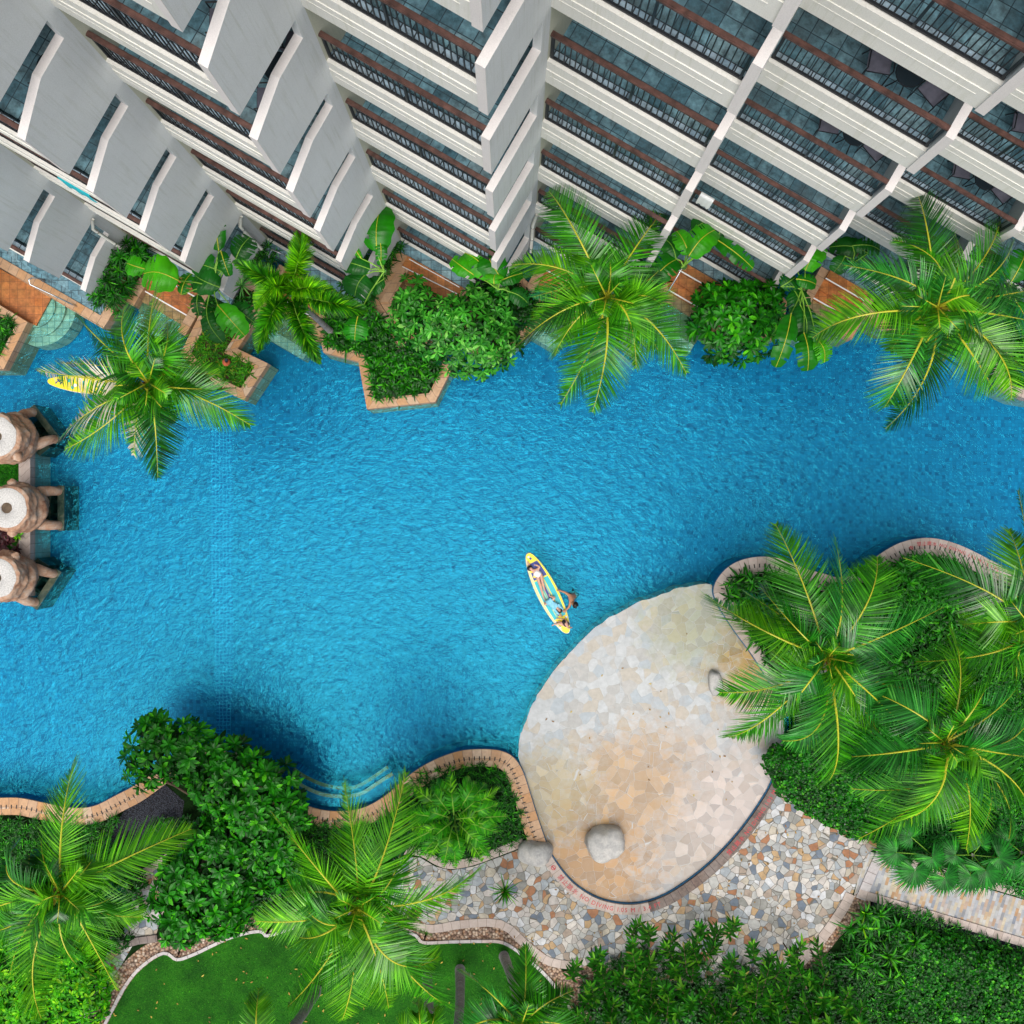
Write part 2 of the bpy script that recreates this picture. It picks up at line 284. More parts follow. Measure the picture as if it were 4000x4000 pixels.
# ------------------------------------------------------------------ mesh building
class MB:
    def __init__(s): s.v = []; s.f = []; s.m = []; s.uv = []; s.n = 0
    def add(s, verts, faces, mi=0, uvs=None):
        o = s.n; s.v.extend([tuple(v) for v in verts]); s.n += len(verts)
        for k, f in enumerate(faces):
            s.f.append([i + o for i in f]); s.m.append(mi)
            s.uv.append(uvs[k] if uvs else None)
    def arr(s, V, Fq, mi=0):
        """numpy verts (n,3), quads (m,4)"""
        o = s.n; s.v.extend(map(tuple, V.tolist())); s.n += len(V)
        fl = (Fq + o).tolist(); s.f.extend(fl); s.m.extend([mi] * len(fl)); s.uv.extend([None] * len(fl))
    def box(s, x0, x1, y0, y1, z0, z1, mi=0, M4=None):
        v = [Vector((x, y, z)) for z in (z0, z1) for y in (y0, y1) for x in (x0, x1)]
        if M4 is not None: v = [M4 @ p for p in v]
        s.add(v, [(0, 2, 3, 1), (4, 5, 7, 6), (0, 1, 5, 4), (2, 6, 7, 3), (1, 3, 7, 5), (0, 4, 6, 2)], mi)
    def prism(s, poly, z0, z1, mi=0, side_mi=None, top=True):
        a = sum(poly[i][0] * poly[(i + 1) % len(poly)][1] - poly[(i + 1) % len(poly)][0] * poly[i][1] for i in range(len(poly)))
        if a < 0: poly = poly[::-1]
        n = len(poly)
        tv = [Vector((p[0], p[1], z1)) for p in poly]; bv = [Vector((p[0], p[1], z0)) for p in poly]
        if top:
            tri = tessellate_polygon([tv])
            fs = []
            for t in tri:
                A, B, C = (tv[i] for i in t)
                fs.append(tuple(t) if (B - A).cross(C - A).z > 0 else tuple(reversed(t)))
            s.add(tv, fs, mi)
        s.add(bv + tv, [(i, (i + 1) % n, n + (i + 1) % n, n + i) for i in range(n)], mi if side_mi is None else side_mi)
    def tube(s, pts, rad, seg=8, mi=0, caps=True):
        pts = [Vector(p) for p in pts]; n = len(pts)
        rad = rad if isinstance(rad, (list, tuple)) else [rad] * n
        rings = []; ref = Vector((0, 0, 1))
        for i, p in enumerate(pts):
            t = (pts[min(i + 1, n - 1)] - pts[max(i - 1, 0)]).normalized()
            if abs(t.dot(ref)) > .95: ref = Vector((1, 0, 0)) if abs(t.x) < .9 else Vector((0, 1, 0))
            a = t.cross(ref).normalized(); b = t.cross(a)
            rings.append([p + (a * math.cos(2 * math.pi * k / seg) + b * math.sin(2 * math.pi * k / seg)) * rad[i] for k in range(seg)])
        vs = [q for r in rings for q in r]; fs = []; uv = []
        d = 0
        for i in range(n - 1):
            d2 = d + (pts[i + 1] - pts[i]).length
            for k in range(seg):
                k2 = (k + 1) % seg
                fs.append((i * seg + k, i * seg + k2, (i + 1) * seg + k2, (i + 1) * seg + k))
                uv.append([(k / seg, d), ((k + 1) / seg, d), ((k + 1) / seg, d2), (k / seg, d2)])
            d = d2
        if caps:
            fs.append(tuple(range(seg))); uv.append([(0, 0)] * seg)
            fs.append(tuple((n - 1) * seg + k for k in reversed(range(seg)))); uv.append([(0, 0)] * seg)
        s.add(vs, fs, mi, uv)
    def strip(s, A, B, z0, z1, mi=0, sides=True, closed=False):
        """flat band between two polylines, with arc-length uv"""
        n = len(A); A = [Vector((a[0], a[1])) for a in A]; B = [Vector((b[0], b[1])) for b in B]
        d = [0]
        for i in range(1, n): d.append(d[-1] + ((A[i] - A[i - 1]).length + (B[i] - B[i - 1]).length) / 2)
        wv = [(A[i] - B[i]).length for i in range(n)]
        up = ((A[1] - A[0]).x * (B[0] - A[0]).y - (A[1] - A[0]).y * (B[0] - A[0]).x) > 0
        for i in range(n - 1):
            q = [(A[i], d[i], 0), (A[i + 1], d[i + 1], 0), (B[i + 1], d[i + 1], wv[i + 1]), (B[i], d[i], wv[i])]
            if not up: q = q[::-1]
            s.add([(p.x, p.y, z1) for p, _, _ in q], [(0, 1, 2, 3)], mi, [[(u, v) for _, u, v in q]])
        if sides:
            for P, sg in ((A, 1), (B, -1)):
                for i in range(n - 1):
                    s.add([(P[i].x, P[i].y, z0), (P[i + 1].x, P[i + 1].y, z0), (P[i + 1].x, P[i + 1].y, z1), (P[i].x, P[i].y, z1)], [(0, 1, 2, 3)], mi, [[(d[i], 0), (d[i + 1], 0), (d[i + 1], z1 - z0), (d[i], z1 - z0)]])
            for k in (0, n - 1):
                s.add([(A[k].x, A[k].y, z0), (B[k].x, B[k].y, z0), (B[k].x, B[k].y, z1), (A[k].x, A[k].y, z1)], [(0, 1, 2, 3)], mi, [[(0, 0), (.3, 0), (.3, .3), (0, .3)]])
    def mesh(s, name, mats, smooth=False):
        me = bpy.data.meshes.new(name)
        me.from_pydata(s.v, [], s.f)
        for m in (mats if isinstance(mats, (list, tuple)) else [mats]): me.materials.append(m)
        me.polygons.foreach_set('material_index', s.m)
        if any(u is not None for u in s.uv):
            ul = me.uv_layers.new(name='UVMap'); fl = []
            for f, u in zip(s.f, s.uv): fl.extend([c for q in (u or [(0, 0)] * len(f)) for c in q])
            ul.data.foreach_set('uv', fl)
        if smooth: me.polygons.foreach_set('use_smooth', [True] * len(s.f))
        me.update(); return me
    def build(s, name, mats, parent=None, smooth=False, loc=None):
        o = bpy.data.objects.new(name, s.mesh(name, mats, smooth)); COL.objects.link(o)
        if parent is not None: o.parent = parent
        if loc is not None: o.location = loc
        return o
def tag(o, label=None, cat=None, group=None, kind=None):
    if label: o['label'] = label
    if cat: o['category'] = cat
    if group: o['group'] = group
    if kind: o['kind'] = kind
    return o
def empty(name, loc=(0, 0, 0), rz=0):
    o = bpy.data.objects.new(name, None); COL.objects.link(o); o.location = loc; o.rotation_euler = (0, 0, rz); o.empty_display_size = .3; return o
def thing(name, label, cat, loc=(0, 0, 0), rz=0, group=None): return tag(empty(name, loc, rz), label, cat, group)
def kids(root, fn):
    """run fn building parts in world coordinates then hang them under root"""
    return fn
def hang(o, root):
    o.parent = root; o.matrix_parent_inverse = Matrix.Translation(-Vector(root.location)) if abs(root.rotation_euler.z) < 1e-6 else (Matrix.Translation(root.location) @ Matrix.Rotation(root.rotation_euler.z, 4, 'Z')).inverted()
    return o
def children_of(root): return [c for c in bpy.data.objects if c.parent == root]
def copy_tree(root, loc, rz=None, label=None, group=None):
    r = root.copy(); COL.objects.link(r); r.location = loc
    if rz is not None: r.rotation_euler = (0, 0, rz)
    if label: r['label'] = label
    if group: r['group'] = group
    for ch in list(root.children):
        c = ch.copy(); COL.objects.link(c); c.parent = r
        for g in list(ch.children):
            d = g.copy(); COL.objects.link(d); d.parent = c
    return r
def smoothline(pts, sub=5, closed=False):
    P = [Vector((p[0], p[1])) for p in pts]; n = len(P); out = []
    for i in range(n - 1):
        p0, p1, p2, p3 = P[max(i - 1, 0)], P[i], P[i + 1], P[min(i + 2, n - 1)]
        for k in range(sub):
            t = k / sub
            out.append(.5 * ((2 * p1) + (-p0 + p2) * t + (2 * p0 - 5 * p1 + 4 * p2 - p3) * t * t + (-p0 + 3 * p1 - 3 * p2 + p3) * t ** 3))
    out.append(P[-1]); return out
def offset(P, d):
    n = len(P); out = []
    for i in range(n):
        t = (P[min(i + 1, n - 1)] - P[max(i - 1, 0)]).normalized()
        out.append(P[i] + Vector((-t.y, t.x)) * d)
    return out
def inset(poly, d):
    """inset a polygon (world xy) by d"""
    P = [Vector((p[0], p[1])) for p in poly]; n = len(P)
    a = sum(P[i].x * P[(i + 1) % n].y - P[(i + 1) % n].x * P[i].y for i in range(n)); sg = 1 if a > 0 else -1
    out = []
    for i in range(n):
        e1 = (P[i] - P[i - 1]).normalized(); e2 = (P[(i + 1) % n] - P[i]).normalized()
        n1 = Vector((-e1.y, e1.x)) * sg; n2 = Vector((-e2.y, e2.x)) * sg
        b = n1 + n2
        if b.length < .2: b = n1
        else: b = b.normalized() / max(.45, b.normalized().dot(n1))
        out.append(P[i] + b * d)
    return out
def inpoly(x, y, poly):
    c = False; n = len(poly)
    for i in range(n):
        x1, y1 = poly[i][0], poly[i][1]; x2, y2 = poly[i - 1][0], poly[i - 1][1]
        if (y1 > y) != (y2 > y) and x < (x2 - x1) * (y - y1) / (y2 - y1) + x1: c = not c
    return c
def scatter(poly, spacing, seed=1, jit=.5):
    r = random.Random(seed); xs = [p[0] for p in poly]; ys = [p[1] for p in poly]; out = []
    y = min(ys); row = 0
    while y < max(ys):
        x = min(xs) + (row % 2) * spacing / 2
        while x < max(xs):
            a, b = x + r.uniform(-jit, jit) * spacing, y + r.uniform(-jit, jit) * spacing
            if inpoly(a, b, poly): out.append((a, b))
            x += spacing
        y += spacing * .866; row += 1
    return out

# leaves as numpy batches ------------------------------------------------------
PROF_LANCE = np.array([.25, .85, 1.0, .72, .06])
PROF_STRAP = np.array([.7, 1.0, .95, .7, .05])
PROF_OBOV = np.array([.15, .55, 1.0, .95, .10])
def nrm(a): return a / np.maximum(np.linalg.norm(a, axis=-1, keepdims=True), 1e-9)
def leaves(mb, P, D, U, Ln, Wd, droop, prof=PROF_LANCE, fold=.0, mi=0):
    """P base, D direction, U up, Ln length, Wd half width, droop in lengths; 2 columns (fold=0) or 3"""
    P, D, U = np.asarray(P, float), nrm(np.asarray(D, float)), np.asarray(U, float)
    n = len(P); K = len(prof)
    if n == 0: return
    S = nrm(np.cross(D, U)); Up = np.cross(S, D)
    Ln = np.broadcast_to(np.asarray(Ln, float), (n,)); Wd = np.broadcast_to(np.asarray(Wd, float), (n,)); droop = np.broadcast_to(np.asarray(droop, float), (n,))
    t = np.linspace(0, 1, K)
    C = P[:, None, :] + D[:, None, :] * (Ln[:, None] * t)[..., None]
    C[..., 2] -= (Ln * droop)[:, None] * t ** 2
    w = (Wd[:, None] * prof[None, :])[..., None]
    if fold <= 0:
        V = np.stack([C - S[:, None, :] * w, C + S[:, None, :] * w], 2).reshape(-1, 3)
        b = (np.arange(n) * K * 2)[:, None] + (np.arange(K - 1) * 2)[None, :]
        Fq = np.stack([b, b + 1, b + 3, b + 2], -1).reshape(-1, 4)
    else:
        lift = Up[:, None, :] * w * fold
        V = np.stack([C - S[:, None, :] * w + lift, C, C + S[:, None, :] * w + lift], 2).reshape(-1, 3)
        b = (np.arange(n) * K * 3)[:, None] + (np.arange(K - 1) * 3)[None, :]
        Fq = np.concatenate([np.stack([b, b + 1, b + 4, b + 3], -1).reshape(-1, 4), np.stack([b + 1, b + 2, b + 5, b + 4], -1).reshape(-1, 4)])
    mb.arr(V, Fq, mi)
def rosettes(mb, C, Nn, nl, ln, wd, tilt=(.15, .7), droop=.25, prof=PROF_OBOV, fold=.25, mi=0, seed=0, lnvar=.2):
    r = np.random.default_rng(seed); C = np.asarray(C, float); n = len(C)
    if n == 0: return
    Nn = nrm(np.asarray(Nn, float))
    ref = np.tile([1., 0, 0], (n, 1)); A = nrm(np.cross(Nn, ref)); B = np.cross(Nn, A)
    k = np.arange(nl); ph = r.uniform(0, 6.28, (n, 1)) + k[None, :] * 2.39996 + r.normal(0, .12, (n, nl))
    el = tilt[0] + (tilt[1] - tilt[0]) * (k[None, :] / max(1, nl - 1)) ** .8 + r.normal(0, .09, (n, nl))
    D = (A[:, None] * np.cos(ph)[..., None] + B[:, None] * np.sin(ph)[..., None]) * np.cos(el)[..., None] + Nn[:, None] * np.sin(el)[..., None]
    lens = ln * (1 - .35 * (k[None, :] / nl)) * r.uniform(1 - lnvar, 1 + lnvar, (n, nl)) * r.uniform(.8, 1.2, (n, 1))
    P = np.repeat(C[:, None], nl, 1) + D * .01
    U = np.repeat(Nn[:, None], nl, 1) + r.normal(0, .1, (n, nl, 3))
    leaves(mb, P.reshape(-1, 3), D.reshape(-1, 3), U.reshape(-1, 3), lens.reshape(-1), wd * lens.reshape(-1) / ln, droop, prof, fold, mi)

# ------------------------------------------------------------------ camera, sky, sun
cam = bpy.data.cameras.new('camera'); co_ = bpy.data.objects.new('camera', cam); COL.objects.link(co_)
co_.location = (0, 0, H); cam.sensor_width = 36; cam.lens = 36 * F / 4000; cam.clip_end = 2000; sc.camera = co_
w = bpy.data.worlds.new('World'); sc.world = w; w.use_nodes = True; nt = w.node_tree
bg = nt.nodes['Background']; sk = nt.nodes.new('ShaderNodeTexSky'); sk.sky_type = 'NISHITA'; sk.sun_disc = False
SUN_EL, SUN_AZ = R(69), R(192)      # azimuth clockwise from +y
sk.sun_elevation = SUN_EL; sk.sun_rotation = SUN_AZ; sk.air_density = 1.0; sk.dust_density = 5.0; sk.ozone_density = 1.0
hs = nt.nodes.new('ShaderNodeHueSaturation'); hs.inputs['Saturation'].default_value = .45; nt.links.new(sk.outputs[0], hs.inputs['Color']); nt.links.new(hs.outputs[0], bg.inputs[0]); bg.inputs[1].default_value = .15
sl = bpy.data.lights.new('sun', 'SUN'); sl.energy = 1.55; sl.angle = R(54); sl.color = (1, .955, .88)
so = bpy.data.objects.new('sun', sl); COL.objects.link(so)
sd = Vector((math.sin(SUN_AZ) * math.cos(SUN_EL), math.cos(SUN_AZ) * math.cos(SUN_EL), math.sin(SUN_EL)))
so.rotation_euler = sd.to_track_quat('Z', 'Y').to_euler()
sc.view_settings.view_transform = 'Standard'; sc.view_settings.look = 'None'; sc.view_settings.gamma = 1; sc.view_settings.use_curve_mapping = False
sc.view_settings.exposure = .25
sc.cycles.max_bounces = 7; sc.cycles.transparent_max_bounces = 8; sc.cycles.caustics_reflective = False; sc.cycles.caustics_refractive = False
sc.cycles.use_denoising = True

# ------------------------------------------------------------------ ground, pool basin, water
b = MB()
for x0, x1, y0, y1 in ((-400, 400, 22, 400), (-400, 400, -400, -26), (-400, -34, -26, 22), (34, 400, -26, 22)): b.box(x0, x1, y0, y1, -2.2, .1)
tag(b.build('ground', M['soil_green']), kind='structure')
b = MB(); b.box(-34, 34, -26, 22, -2.2, -1.15)
tag(b.build('pool_floor', M['mosaic']), kind='structure')
# darker mosaic lane strip across the floor
b = MB(); A = smoothline(WP([(822, 1500, ), (824, 1900), (822, 2200), (838, 2500), (848, 2900), (850, 3010)], -1.14)); B = smoothline(WP([(906, 1500), (908, 1900), (906, 2200), (912, 2500), (900, 2900), (898, 3010)], -1.14))
b.strip(A, B, -1.15, -1.14, sides=False); tag(b.build('pool_lane_floor', M['lane']), kind='structure')
b = MB(); n = 60
b.add([(-34, -26, 0), (34, -26, 0), (34, 22, 0), (-34, 22, 0)], [(0, 1, 2, 3)])
tag(b.build('pool_water', M['water']), kind='structure')

# ------------------------------------------------------------------ hotel building
TY, TX0, TP, BW, ST = 7.65, -.43, 4.75, 4.113, 2.375    # tip y, tip0 x, tooth pitch, bay width, step depth
ZB = [3.8 + 3.2 * k for k in range(7)]
hotel = thing('hotel_building', 'white hotel with stepped balconies, slate floors and wooden handrails, along the top of the pool', 'building', (0, TY, 0))
def mesh_parts(ground=False, slope=False):
    out = {}
    b = MB()   # fascia + slab: the balcony itself
    if not ground:
        b.box(-BW, -.2, 0, .22, .60, .94); b.box(-BW, -.2, -.022, .22, 0, .60)
        b.box(-BW + .12, -.42, -.030, -.022, .36, .40)
        b.box(-BW, -.2, .22, 3.6, .50, .78)
    else: b.box(-BW, 0, -.0, 3.6, -.55, .0); 
    out['balcony'] = b.mesh('balcony', M['fascia'])
    z0 = .78 if not ground else 0
    b = MB(); b.box(-BW, -.2, .30, 3.5, z0 + .002, z0 + .022); out['floor_tiles'] = b.mesh('floor_tiles', M['slate'])
    b = MB(); zt = .94 if not ground else .10
    b.box(-BW, -.2, .125, .30, zt - (.1 if ground else 0), zt + .02)
    if not ground: b.box(-BW, -.2, .22, .30, z0, zt)
    out['ledge'] = b.mesh('ledge', M['ledge'])
    b = MB(); rb, rt = zt + .09, zt + 1.02
    b.box(-BW + .02, -.22, .075, .13, rb - .05, rb + .0)
    nb = 29
    for i in range(nb):
        x = -BW + .08 + (BW - .36) * i / (nb - 1)
        b.box(x - .012, x + .012, .094, .118, rb, rt - .03)
    for x in (-BW + .05, -BW * .52, -.27): b.box(x - .028, x + .028, .078, .132, zt + .03, rt - .03)
    out['railing'] = b.mesh('railing', M['iron'])
    b = MB(); 
    b.box(-BW + .005, -.205, .045, .165, rt - .03, rt + .025); b.box(-BW + .005, -.205, .065, .145, rt + .025, rt + .042)
    out['handrail'] = b.mesh('handrail', M['wood'])
    b = MB()   # blade wall at the right end and the full height pier behind
    zb = 0 if not ground else -.55
    def ext(poly, x0, x1, mi=0):
        n = len(poly); a = [(x0, p[0], p[1]) for p in poly]; c = [(x1, p[0], p[1]) for p in poly]
        b.add(a + c, [tuple(range(n)), tuple(reversed(range(n, 2 * n)))], mi)
        for i in range(n):
            j = (i + 1) % n
            e = (poly[j][0] - poly[i][0], poly[j][1] - poly[i][1])
            up = abs(e[0]) > abs(e[1]) * .9 and poly[i][1] > zb + .5
            b.add([a[i], a[j], c[j], c[i]], [(0, 3, 2, 1)], 1 if up or (i == 1 and False) else mi)
    top = 1.96 if not ground else 1.15
    prof = [(-.06, zb), (ST - .33, zb), (ST - .33, top + (.55 if slope else 0)), (1.12, top + (.55 if slope else 0)), (-.06, top)] if slope else [(-.06, zb), (ST - .33, zb), (ST - .33, top), (1.0, top), (-.06, top)]
    ext(prof, -.2, 0)
    b.box(-.2, 0, ST - .33, ST, zb, 3.2 if not ground else 3.05); b.box(-.2, .0, ST, 6.5, zb, 3.2 if not ground else 3.05, 2)  # inner stretch in cream, its shadow tint put into the colour
    b.box(-.205, .004, -.064, -.058, zb, top, 1)
    out['side_wall'] = b.mesh('side_wall', [M['wall'], M['coping_white'], M['cream']])
    b = MB(); b.box(-BW, -.2, 3.5, 3.7, z0, z0 + 2.44); b.box(-BW, -3.3, 3.42, 3.5, z0, z0 + 2.44)
    out['back_wall'] = b.mesh('back_wall', M['cream'])
    b = MB(); b.box(-3.1, -.6, 3.44, 3.5, z0 + .03, z0 + 2.15); out['glass_door'] = b.mesh('glass_door', M['glass'])
    return out
V_flat, V_slope, V_gf, V_gs = mesh_parts(), mesh_parts(slope=True), mesh_parts(True), mesh_parts(True, True)
RZ = R(-30)
def tip(i): return Vector((TX0 + TP * i, TY, 0))
def tloc(i, x, y, z=0):
    """tooth-local point to world"""
    return tip(i) + Vector((x * math.cos(RZ) - y * math.sin(RZ), x * math.sin(RZ) + y * math.cos(RZ), z))
for i in range(-4, 5):
    for k in range(-1, 7):
        if k == -1: V = V_gs if i < 0 else V_gf; z = .75
        else: V = V_slope if i < 0 else V_flat; z = ZB[k]
        bo = bpy.data.objects.new('balcony', V['balcony']); COL.objects.link(bo); bo.parent = hotel
        p = tip(i); bo.location = (p.x, 0, z); bo.rotation_euler = (0, 0, RZ)
        for nm in ('floor_tiles', 'ledge', 'railing', 'handrail', 'side_wall', 'back_wall', 'glass_door'):
            c = bpy.data.objects.new(nm, V[nm]); COL.objects.link(c); c.parent = bo
b = MB()
for i in range(-4, 5):       # roof slab with the same sawtooth edge
    q = [tloc(i, 0, -.1), tloc(i, -BW, -.1), tloc(i, -BW, 12), tloc(i, 0, 12)]
    b.prism(q, 26.2, 26.5)
hang(b.build('roof', M['fascia']), hotel)
b = MB()
for i in range(-4, 5):
    q = [tloc(i, -.02, 3.7), tloc(i, -BW + .02, 3.7), tloc(i, -BW + .02, 12), tloc(i, -.02, 12)]
    b.prism(q, 0.0, 26.2)
hang(b.build('wall', M['cream']), hotel)
# patio slab in front of each bay and foundation
b = MB()
for i in range(-4, 5):
    q = [tloc(i, 0, -.32), tloc(i, -BW, -.32), tloc(i, -BW, 4), tloc(i, 0, 4)]
    b.prism(q, -1.2, .72 + .003 * (i % 2))
tag(b.build('patio_paving', M['slate']), kind='structure')

# drainpipes on the left side walls
def downpipe(i, lx, ly, z0, z1, label, grp=None):
    t = thing('downpipe', label, 'pipe', tuple(tloc(i, lx, ly, z0)))
    b = MB(); p0, p1 = tloc(i, lx, ly, z0), tloc(i, lx, ly, z1)
    b.tube([p0, p1, tloc(i, lx, ly + .25, z1 + .3)], .055, 10); hang(b.build('pipe', M['pipe'], smooth=True), t)
    b = MB()
    for zz in (z0 + .5, (z0 + z1) / 2, z1 - .3):
        p = tloc(i, lx, ly, zz); b.tube([p - Vector((0, 0, .03)), p + Vector((0, 0, .03))], .07, 10)
    hang(b.build('bracket', M['metal']), t)
downpipe(-3, .09, ST - .5, .3, 3.7, 'white drainpipe down the cream wall above the spiky planter at far left')
downpipe(-2, .09, ST - .4, .3, 3.7, 'white drainpipe on the wall behind the torn banana leaf')
downpipe(0, .09, ST - .3, .3, 3.6, 'white drainpipe in the corner behind the tall coconut palm')

# balcony furniture
def mk_chair():
    c = thing('balcony_chair', 'x', 'chair')
    b = MB(); fr = .016
    for sx in (-1, 1):
        b.tube([(sx * .27, -.26, 0), (sx * .27, -.22, .42), (sx * .27, -.24, .62), (sx * .27, .10, .64), (sx * .25, .24, .44)], fr, 6)
        b.tube([(sx * .27, .34, 0), (sx * .25, .22, .42), (sx * .24, .34, .92)], fr, 6)
    b.tube([(-.24, .34, .92), (0, .38, .95), (.24, .34, .92)], fr, 6); b.tube([(-.27, -.22, .42), (.27, -.22, .42)], fr, 6); b.tube([(-.25, .22, .42), (.25, .22, .42)], fr, 6)
    hang(b.build('frame', M['iron']), c)
    b = MB(); b.box(-.25, .25, -.22, .22, .425, .45); hang(b.build('seat', M['chair_fabric']), c)
    b = MB(); b.add([(-.24, .235, .47), (.24, .235, .47), (.23, .345, .9), (-.23, .345, .9), (-.24, .26, .47), (.24, .26, .47), (.23, .37, .9), (-.23, .37, .9)], [(0, 1, 2, 3), (7, 6, 5, 4), (0, 3, 7, 4), (1, 5, 6, 2), (3, 2, 6, 7), (0, 4, 5, 1)])
    hang(b.build('backrest', M['chair_fabric']), c); return c
def mk_table():
    c = thing('balcony_table', 'x', 'table')
    b = MB(); b.tube([(0, 0, .66), (0, 0, .68)], .3, 24); hang(b.build('tabletop', M['glass']), c)
    b = MB(); b.tube([(.3 * math.cos(a), .3 * math.sin(a), .66) for a in [2 * math.pi * k / 20 for k in range(21)]], .018, 6)
    for a in (0, 1.57, 3.14, 4.71): b.tube([(.28 * math.cos(a), .28 * math.sin(a), .66), (.12 * math.cos(a), .12 * math.sin(a), .33), (.27 * math.cos(a), .27 * math.sin(a), 0)], .016, 6)
    hang(b.build('frame', M['iron']), c); return c
ch0, tb0 = mk_chair(), mk_table(); first = True
sets = [(2, 3, 'on the balcony with bare table set at upper right'), (2, 2, 'on the slate balcony below the upper right one'), (3, 3, 'on the balcony in the top right corner'), (3, 2, 'on the balcony at the right edge of the picture'), (-1, 4, 'behind the slit of the white wall at top left centre'), (-2, 3, 'behind the wall slit at far upper left'), (-1, 3, 'behind the second wall slit left of centre'), (3,1,'on the balcony just above the right hand palm')]
for (i, k, where) in sets:
    z = ZB[k] + .802
    if i >= 0: spots = [(-2.05, 1.0, R(200)), (-.75, 1.05, R(160))]; tp = (-1.4, 1.0)
    else: spots = [(-.55, .95, R(120)), (-.6, 2.3, R(20))]; tp = (-.62, 1.6)
    for q, (x, y, rr) in enumerate(spots):
        lab = ('left' if q == 0 else 'right') + ' black framed chair ' + where
        p = tuple(tloc(i, x, y, z))
        if first: c = ch0; c.location = p; c.rotation_euler = (0, 0, RZ + rr + math.pi); c['label'] = lab; c['group'] = 'chairs on the balconies'
        else: copy_tree(ch0, p, RZ + rr + math.pi, lab, 'chairs on the balconies')
        if q == 0:
            lt = 'small round black table ' + where; pt = tuple(tloc(i, tp[0], tp[1], z))
            if first: tb0.location = pt; tb0['label'] = lt; tb0['group'] = 'tables on the balconies'
            else: copy_tree(tb0, pt, 0, lt, 'tables on the balconies')
        first = False

def towel(i, k, x0, x1, mat, label, drop=.55):
    z = ZB[k] + 2.0; t = thing('towel', label, 'towel', tuple(tloc(i, (x0 + x1) / 2, .1, z))); b = MB(); nx = 10
    prof = [(.17, -drop * .5), (.175, -.02), (.15, .055), (.10, .07), (.04, .055), (.02, -.02), (-.0, -drop)]
    vs = []
    for q in range(nx + 1):
        x = x0 + (x1 - x0) * q / nx
        for (y, zz) in prof: vs.append(tloc(i, x, y - (.02 * math.sin(q * 1.7) if zz < -.1 else 0), z + zz * (1 + .06 * math.sin(q * 2.3))))
    m = len(prof); b.add(vs, [(q * m + j, q * m + j + 1, (q + 1) * m + j + 1, (q + 1) * m + j) for q in range(nx) for j in range(m - 1)])
    hang(b.build('cloth', M[mat], smooth=True), t)
towel(-2, 1, -2.75, -1.75, 'turq', 'turquoise towel draped over a balcony handrail at the left')
towel(2, 0, -3.9, -3.45, 'white', 'white towel over the handrail above the rust orange steps')
# ------------------------------------------------------------------ north bank: steps, planters
def steps(i, x0, x1, label, n=7, y0=-.33, run=.36, mats=('orange', 'ochre', 'sandstep')):
    t = thing('pool_steps', label, 'steps', tuple(tloc(i, (x0 + x1) / 2, y0, 0)), 0)
    for k in range(n):
        z = .60 - .155 * k; b = MB(); m = mats[0] if k < 3 else mats[1] if k < 6 else mats[2]
        q = [tloc(i, x0, y0 - run * k), tloc(i, x1, y0 - run * k), tloc(i, x1, y0 - run * (k + 1)), tloc(i, x0, y0 - run * (k + 1))]
        b.prism(q, -1.15, z); hang(b.build('step', M[m]), t)
    b = MB()
    for k in (1, 3):
        z = .60 - .155 * (k - 1); q = [tloc(i, x0, y0 - run * k + .05), tloc(i, x1, y0 - run * k + .05), tloc(i, x1, y0 - run * k + .005), tloc(i, x0, y0 - run * k + .005)]
        b.prism(q, z, z + .012)
    hang(b.build('nosing', M['white']), t)
    for x in (x0, x1):
        s = -1 if x == x0 else 1
        b = MB(); b.strip([tloc(i, x + s * .005, y0 - .0), tloc(i, x + s * .005, y0 - run * (n - 2.2))], [tloc(i, x + s * .33, y0 - .0), tloc(i, x + s * .33, y0 - run * (n - 2.2))], -1.15, .5)
        hang(b.build('coping', M['coping']), t)
steps(-2, -3.05, -1.25, 'orange tiled steps into the water behind the coconut palm frond at left')
steps(-1, -3.05, -1.15, 'ochre steps running into the pool under the bottlebrush palm', y0=-.5)
steps(1, -3.2, -1.5, 'dark wet steps hidden beneath the coconut palm in the middle')
steps(2, -3.35, -1.3, 'rust orange steps with silver handrail beside the round bush')
steps(3, -2.6, -1.0, 'orange and olive steps between banana leaves and the right palm')

def planter(poly_px, label, z=.42, cw=.34, soil='soil_green', mat='coping', open_from=None):
    P = WP(poly_px, z); t = thing('planter', label, 'planter', (P[0].x, P[0].y, 0))
    P2 = [Vector((p.x, p.y)) for p in P]; I = inset(P2, cw)
    b = MB(); b.strip(P2 + [P2[0]], I + [I[0]], -1.15, z, sides=True); hang(b.build('coping', M[mat]), t)
    b = MB(); b.prism([(p.x, p.y) for p in I], -.9, z - .08); hang(b.build('soil', M[soil]), t)
    return t
def cover(poly_px, z, name, label, cat, mat, sp, nl=11, ln=.32, wd=.018, prof=PROF_STRAP, tilt=(.25, 1.1), droop=.5, seed=1, zj=.05, fold=0, kind='stuff', parent=None):
    pw = [(p.x, p.y) for p in WP(poly_px, z)]
    pts = scatter(pw, sp, seed); r = random.Random(seed)
    b = MB(); C = [(x, y, z + r.uniform(0, zj)) for x, y in pts]
    Nn = [(r.uniform(-.25, .25), r.uniform(-.25, .25), 1) for _ in pts]
    rosettes(b, C, Nn, nl, ln, wd, tilt, droop, prof, fold, seed=seed, lnvar=.3)
    o = b.build(name, M[mat]); 
    if label: tag(o, label, cat)
    if kind: tag(o, kind=kind)
    return o

